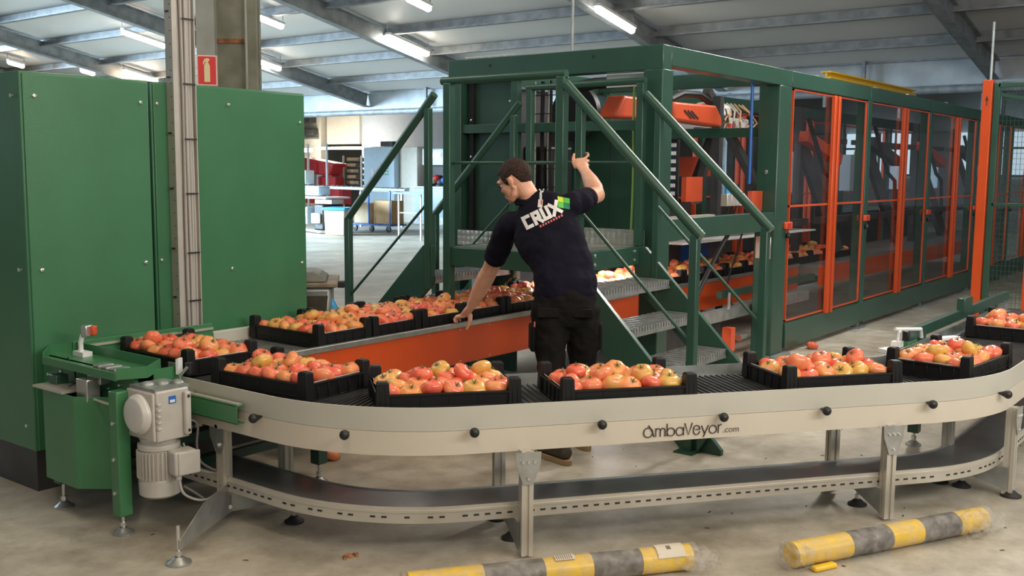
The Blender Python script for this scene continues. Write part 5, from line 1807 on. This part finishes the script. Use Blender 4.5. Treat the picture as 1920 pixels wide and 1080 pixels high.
MB().box(22.9, 23.0, 26.2, 27.0, 2.14, 2.26).build('tube', 'tubeglow', lb)
# electrical boxes high on the back wall
d_ = thing('wall_duct', 'pale duct work and dark fittings on the back wall above the strip lights', 'duct', (23.9, 27.2, 2.6))
MB().box(23.8, 24.1, 26.7, 27.9, 0, 3.7).build('wall_section', 'cream', d_)
MB().box(23.5, 23.8, 26.9, 27.5, 3.15, 3.4).build('fitting', 'dgrey', d_, bevel=.02)
MB().box(23.5, 23.8, 26.8, 27.5, 2.75, 2.95).build('fitting', 'dgrey', d_, bevel=.02)
MB().box(23.6, 23.75, 26.75, 27.7, 2.6, 2.65).build('shelf_rail', 'gdark', d_)
# red machine
rm = thing('red_machine', 'red machine cover at the back under the strip light', 'machine', (21.5, 23.6, 0))
MB().prism([(21.5, 23.55, 1.75), (21.5, 25.1, 1.95), (21.5, 25.1, 1.45), (21.5, 23.75, 1.38)], (.6, 0, 0)).build('red_hood', 'red', rm, bevel=.05)
MB().box(21.6, 22.0, 23.6, 24.4, 1.05, 1.35).build('red_body', 'red', rm, bevel=.03)
MB().box(21.6, 22.0, 23.3, 25.0, .5, 1.0).build('red_base', 'red', rm, bevel=.03)
MB().box(21.7, 22.1, 24.3, 25.2, 1.0, 1.5).build('white_box', 'white', rm, bevel=.03)
MB().box(21.55, 21.6, 24.6, 25.1, 1.1, 1.4).build('screen', 'dgrey', rm)
# shelf of brown trays
sh_ = thing('tray_rack', 'rack of brown trays on shelves at the back', 'rack', (22, 22.7, 0))
for y in (22.82, 23.62): MB().box(21.95, 22.0, y - .02, y + .02, 0, 2.0).build('rack_post', 'alu', sh_)
for k in range(5):
    MB().box(22.05, 22.4, 22.84, 23.6, 1.10 + k * .18, 1.13 + k * .18).build('shelf', 'dgrey', sh_)
    MB().box(22.05, 22.4, 23.05 + .1 * (k % 2), 23.55, 1.13 + k * .18, 1.22 + k * .18).build('tray', 'card', sh_)
for y in (24.4, 23.55):
    pp = MB().box(21.2, 21.25, y - .03, y + .03, 0, 2.35).build('white_post', 'white')
    tag(pp, 'white upright post at the back ' + ('left' if y > 24 else 'right') + ' of the red hood', 'post')
# white conveyor table across the back
wt = thing('roller_table', 'long white roller conveyor sloping across the back of the hall', 'conveyor', (19, 22, 0))
MB().bar((18.9, 22.6, 1.10), (20.6, 19.6, 1.02), .55, .07).build('table_bed', 'white', wt)
for k in range(26):
    p = Vector((18.9, 22.6, 1.145)).lerp(Vector((20.6, 19.6, 1.065)), k / 25)
    MB().bar(p + Vector((-.22, -.12, 0)), p + Vector((.22, .12, 0)), .04, .02).build('roller', 'gdark', wt)
for p in ((18.95, 22.3), (19.9, 20.7), (20.5, 19.7)): MB().box(p[0] - .03, p[0] + .03, p[1] - .03, p[1] + .03, 0, 1.05).build('leg', 'blue' if p[0] < 19.5 else 'alu', wt)
# pale control cabinet and counter
cb = thing('control_cabinet', 'pale blue control cabinet with small buttons at the back wall', 'cabinet', (22, 22, 0))
MB().box(22, 22.6, 21.45, 22.75, 0, 2.26).build('cabinet_body', 'paleblue', cb, bevel=.02)
MB().box(21.985, 22.0, 22.3, 22.42, 1.35, 1.6).build('label_plate', 'white', cb)
for k in range(9): MB().box(21.985, 22.0, 21.7 + .09 * (k % 3), 21.74 + .09 * (k % 3), 1.42 + .09 * (k // 3), 1.46 + .09 * (k // 3)).build('button', 'pgreen', cb)
MB().box(21.98, 22.3, 21.5, 22.0, 2.27, 2.42).build('black_box', 'dgrey', cb)
cr = thing('control_cabinet', 'cream cabinet right of the pale blue control cabinet', 'cabinet', (22.2, 21, 0))
MB().box(22.2, 22.8, 20.7, 21.42, 0, 2.26).build('cabinet_body', 'cream', cr, bevel=.02)
dk = thing('process_machine', 'white machine with a dark open bay at the back behind the handrail', 'machine', (22, 20.2, 0))
MB().box(22.0, 22.7, 18.8, 20.65, 0, 1.06).build('counter', 'paleblue', dk, bevel=.02)
MB().box(21.95, 22.75, 18.75, 20.7, 1.06, 1.10).build('counter_top', 'white', dk)
MB().box(21.97, 22.0, 18.8, 20.65, 0, .22).build('counter_plinth', 'gdark', dk)
MB().box(22.3, 22.7, 19.0, 20.6, 1.72, 2.2).build('hood', 'white', dk, bevel=.02)
MB().box(22.5, 22.7, 19.0, 20.6, 1.10, 1.72).build('dark_bay', 'dgrey', dk)
MB().box(22.25, 22.28, 19.85, 20.3, 1.95, 2.08).build('hood_window', 'winglow', dk)
for k in range(6): MB().sphere((22.4, 20.4 - k * .15, 1.22 + .06 * (k % 3)), .12, (1, 1, .9), 10, 8).build('machine_part', ['dgrey', 'motor', 'red', 'dgrey', 'blue', 'dgrey'][k], dk, smooth=True)
MB().box(22.2, 22.25, 19.2, 19.28, 1.1, 2.15).build('black_frame', 'black', dk)
MB().box(22.2, 22.25, 19.2, 19.45, 2.1, 2.15).build('black_frame', 'black', dk)
tb_ = thing('trestle', 'tall white trestle standing in front of the pale counter', 'trestle', (16.8, 15.9, 0))
for x, y in ((16.6, 16.05), (16.85, 15.6)): MB().box(x - .015, x + .015, y - .015, y + .015, 0, 1.06).build('leg', 'white', tb_)
MB().bar((16.6, 16.05, .62), (16.85, 15.6, .62), .02, .03).build('cross_bar', 'white', tb_)
MB().bar((16.55, 16.15, 1.06), (16.9, 15.5, 1.06), .25, .04).build('top', 'paleblue', tb_)
# cart with boxes
ca = thing('hand_cart', 'dark blue platform cart loaded beside the tan bin', 'cart', (18.8, 18.7, 0))
MB().box(18.3, 18.9, 18.0, 19.4, .16, .20).build('cart_deck', 'blue', ca)
for y in (18.1, 18.7, 19.3): MB().lathe((18.35, y, .08), [(.02, -.03), (.08, -.02), (.08, .02), (.02, .03)], 12, 'x').build('wheel', 'black', ca)
for y in (18.0, 18.75): MB().box(18.28, 18.31, y - .015, y + .015, .2, 1.05).build('cart_post', 'blue', ca)
MB().box(18.28, 18.31, 18.0, 18.75, 1.03, 1.06).build('cart_bar', 'blue', ca)
for y0, y1, z1, mm, lb_ in ((18.85, 19.4, .72, 'card2', 'pale cardboard box on the blue cart, left'), (18.05, 18.68, .80, 'card', 'brown cardboard box on the blue cart, right')):
    bo = MB().box(18.4, 18.85, y0, y1, .201, z1).build('cardboard_box', mm, bevel=.01)
    tag(bo, lb_, 'box')
bn = thing('waste_bin', 'tall tan bin with a blue bag rim at the back', 'bin', (16.9, 18.3, 0))
MB().obox((16.9, 18.35, 0), .50, .50, .62, .4, 1.08, 1.08).build('bin_body', 'card2', bn, bevel=.02)
MB().obox((16.9, 18.35, .60), .60, .60, .07, .4).build('bag_rim', 'sblue', bn, bevel=.02)
pb = thing('parts_bench', 'cluttered bench with white and black equipment left of the tan bin', 'bench', (17, 19.6, 0))
MB().box(16.8, 17.6, 18.7, 20.6, .86, .90).build('bench_top', 'white', pb)
MB().box(16.9, 17.3, 18.6, 19.2, .74, .84).build('cardboard_sheet', 'card2', pb)
MB().box(16.9, 17.5, 18.9, 19.25, .08, .72).build('black_stand', 'black', pb, bevel=.04)
MB().box(16.8, 16.9, 19.0, 19.25, .25, .50).build('white_box', 'white', pb, bevel=.02)
MB().prism([(16.9, 19.5, .2), (16.9, 20.4, .5), (16.9, 19.5, .65)], (.4, 0, 0)).build('pale_hopper', 'paleblue', pb, bevel=.02)
MB().bar((16.8, 18.9, .05), (17.0, 20.3, .12), .06, .05).build('floor_tube', 'alu', pb)
MB().box(17.2, 17.6, 19.4, 20.4, .92, 1.15).build('blue_housing', 'paleblue', pb, bevel=.04)
MB().box(17.3, 17.6, 20.0, 20.7, 1.2, 1.55).build('screen_frame', 'white', pb, bevel=.02)
MB().box(17.28, 17.3, 20.1, 20.6, 1.25, 1.5).build('screen', 'gdark', pb)
# old grey lidded container behind the orange conveyor
M['shoe2'] = mat('grimy_rim', (0.25, 0.20, 0.14), 0.6, var=0.3, vscale=8)
gb_ = thing('lidded_container', 'grimy grey lidded container standing behind the orange conveyor', 'container', (4.645, 5.57, 0), R(-44))
b_ = MB()
b_.obox((0, 0, 0), .56, .50, .80, 0, 1.12, 1.12)
b_.build('container_body', 'gdark', gb_, local=True, bevel=.03)
for x in (-.20, .0, .20):
    q = MB()
    q.prism([(x - .085, -.290, .74), (x + .085, -.290, .74), (x + .045, -.272, .44), (x + .012, -.268, .36), (x + .008, -.256, .12), (x - .008, -.256, .12), (x - .012, -.268, .36), (x - .045, -.272, .44)], (0, -.006, 0))
    q.build('dirt_streak', 'shoe', gb_, local=True)
MB().obox((0, 0, .795), .70, .60, .03, 0).build('container_rim', 'shoe2', gb_, local=True, bevel=.008)
MB().obox((-.02, 0, .825), .62, .54, .065, 0, .72, .75).build('container_lid', 'grey', gb_, local=True, bevel=.03)
MB().obox((.37, -.1, .775), .05, .07, .045, 0).build('hinge', 'black', gb_, local=True, bevel=.006)
bl = MB()
bl.prism([(.30, -.25, .74), (.36, -.24, .62), (.34, -.24, .42), (.27, -.24, .36), (.26, -.25, .55)], (0, .10, 0))
bl.build('blue_bag', 'sblue', gb_, local=True, bevel=.02)

# ================================================================== ON THE FLOOR
def bollard(p, q, r, bands, label, tubelab=()):
    p, q = Vector(p), Vector(q)
    L = (q - p).length
    d = (q - p).normalized()
    t = thing('bollard_tube', label, 'barrier', tuple(p), 0)
    cur = 0
    for f, m in bands:
        a, b_ = cur * L, (cur + f) * L
        MB().cyl(p + d * a, p + d * (b_ - .0005), r, 28).build('yellow_band' if m == 'yellow' else 'grey_band', m, t, smooth=False)
        cur += f
    w_ = MB()
    n = 60
    rnd = random.Random(int(L * 1000))
    pts = [p + d * (L * (-.02 + 1.04 * k / n)) for k in range(n + 1)]
    w_.tube(pts, [r * 1.05 + rnd.uniform(.0, .004) for k in range(n + 1)], 26)
    for v in w_.bm.verts: v.co += Vector((rnd.uniform(-1, 1), rnd.uniform(-1, 1), rnd.uniform(-1, 1))) * .0007
    o = w_.build('plastic_wrap', 'wrap', t, smooth=True)
    return t, d, L
M['bgrey'] = mat('grey_reflective_band', (0.115, 0.105, 0.095), 0.5, var=0.3, vscale=30)
M['byel'] = mat('yellow_band_paint', (0.80, 0.52, 0.03), 0.35, var=0.08)
def crumple(t, c, sx, sy, sz, seed, name='loose_wrap'):
    bm = bmesh.new()
    bmesh.ops.create_icosphere(bm, subdivisions=4, radius=1)
    from mathutils import noise
    for v in bm.verts:
        k = 1 + .28 * noise.noise(v.co * 2.2 + Vector((seed, 0, 0))) + .14 * noise.noise(v.co * 6 + Vector((0, seed, 0)))
        v.co = Vector((v.co.x * sx * k, v.co.y * sy * k, max(-.95, v.co.z * k) * sz))
    mb = MB(); mb.bm.free(); mb.bm = bm
    for v in bm.verts: v.co += Vector(c)
    return mb.build(name, 'wrap', t, smooth=False)
yb_, gb2 = 'byel', 'bgrey'
t, d, L = bollard((2.64, 2.515, .055), (3.565, 1.835, .055), .052, ((.25, yb_), (.21, gb2), (.17, yb_), (.18, gb2), (.19, yb_)), 'yellow and grey bollard tube in plastic wrap, cut by the bottom edge of the photo')
crumple(t, (3.58, 1.80, .045), .10, .075, .045, 3)
e = Vector((3.36, 1.985, .055)) 
def curved_label(t, p, q, r, a0, a1, name='paper_label', m='bagwrap'):
    p, q = Vector(p), Vector(q); dd = (q - p).normalized(); n = Vector((dd.y, -dd.x, 0)); u = Vector((0, 0, 1))
    if n.x + n.y > 0: n = -n
    mb = MB(); g = []
    for i in range(7):
        a = R(a0 + (a1 - a0) * i / 6)
        o_ = n * math.cos(a) * r + u * math.sin(a) * r
        g.append((mb.bm.verts.new(p + o_), mb.bm.verts.new(q + o_)))
    for i in range(6): mb.bm.faces.new([g[i][0], g[i][1], g[i + 1][1], g[i + 1][0]])
    return mb.build(name, m, t)
curved_label(t, (3.44, 1.927, .055), (3.535, 1.857, .055), .0585, 25, 100)
curved_label(t, (3.475, 1.901, .055), (3.490, 1.890, .055), .0590, 60, 80, 'label_print', 'ink2')
curved_label(t, (3.10, 2.176, .055), (3.165, 2.129, .055), .0585, 60, 95)
for k in range(8):
    s_ = k / 8
    a = Vector((3.105, 2.173, .055)).lerp(Vector((3.16, 2.132, .055)), s_)
    b = Vector((3.105, 2.173, .055)).lerp(Vector((3.16, 2.132, .055)), s_ + .05)
    curved_label(t, a, b, .0590, 64, 90, 'bar_mark', 'ink2')
t, d, L = bollard((3.84, 1.515, .055), (4.80, 1.018, .055), .053, ((.265, yb_), (.205, gb2), (.165, yb_), (.205, gb2), (.16, yb_)), 'yellow and grey banded bollard tube in plastic wrap, lying whole at the bottom right')
crumple(t, (3.845, 1.50, .055), .065, .075, .060, 8)
crumple(t, (4.81, .985, .04), .15, .055, .038, 5)
crumple(t, (4.70, 1.03, .06), .10, .070, .060, 6)
MB().obox((3.91, 1.405, .0), .12, .035, .022, R(-25)).build('torn_yellow_cap', 'byel', t, bevel=.008)
# fallen leaf, fallen tomatoes, small dirt
lf = MB()
rnd = random.Random(4)
for k in range(7):
    a = rnd.uniform(0, 6.28); r_ = rnd.uniform(.01, .05)
    x, y = 2.79 + r_ * math.cos(a) * 1.2, 3.0 + r_ * math.sin(a) * .6
    lf.obox((x, y, .001), rnd.uniform(.02, .045), rnd.uniform(.006, .014), rnd.uniform(.004, .014), rnd.uniform(0, 3), .5, .3)
tag(lf.build('dry_leaf', 'leaf'), 'crumpled reddish dry leaf on the floor in the foreground', 'leaf')
random.seed(2)
place_tomato(8.90, 3.40, .032, 1.0, (.2, .3, .4), 'single tomato lying on the floor below the green machine', 'fallen tomatoes')
place_tomato(3.72, 4.12, .036, 1.0, (.6, .2, .4), 'single red tomato lying on the floor under the left bend', 'fallen tomato under the bend')
gr_ = MB()
rnd = random.Random(9)
for k in range(46):
    x, y = rnd.uniform(2.4, 6.5), rnd.uniform(.8, 4.0)
    gr_.obox((x, y, .0005), rnd.uniform(.006, .03), rnd.uniform(.003, .008), .003, rnd.uniform(0, 3), .6, .6)
tag(gr_.build('floor_debris', 'shoe'), 'scattered crumbs and stalks on the concrete floor', 'debris', kind='stuff')
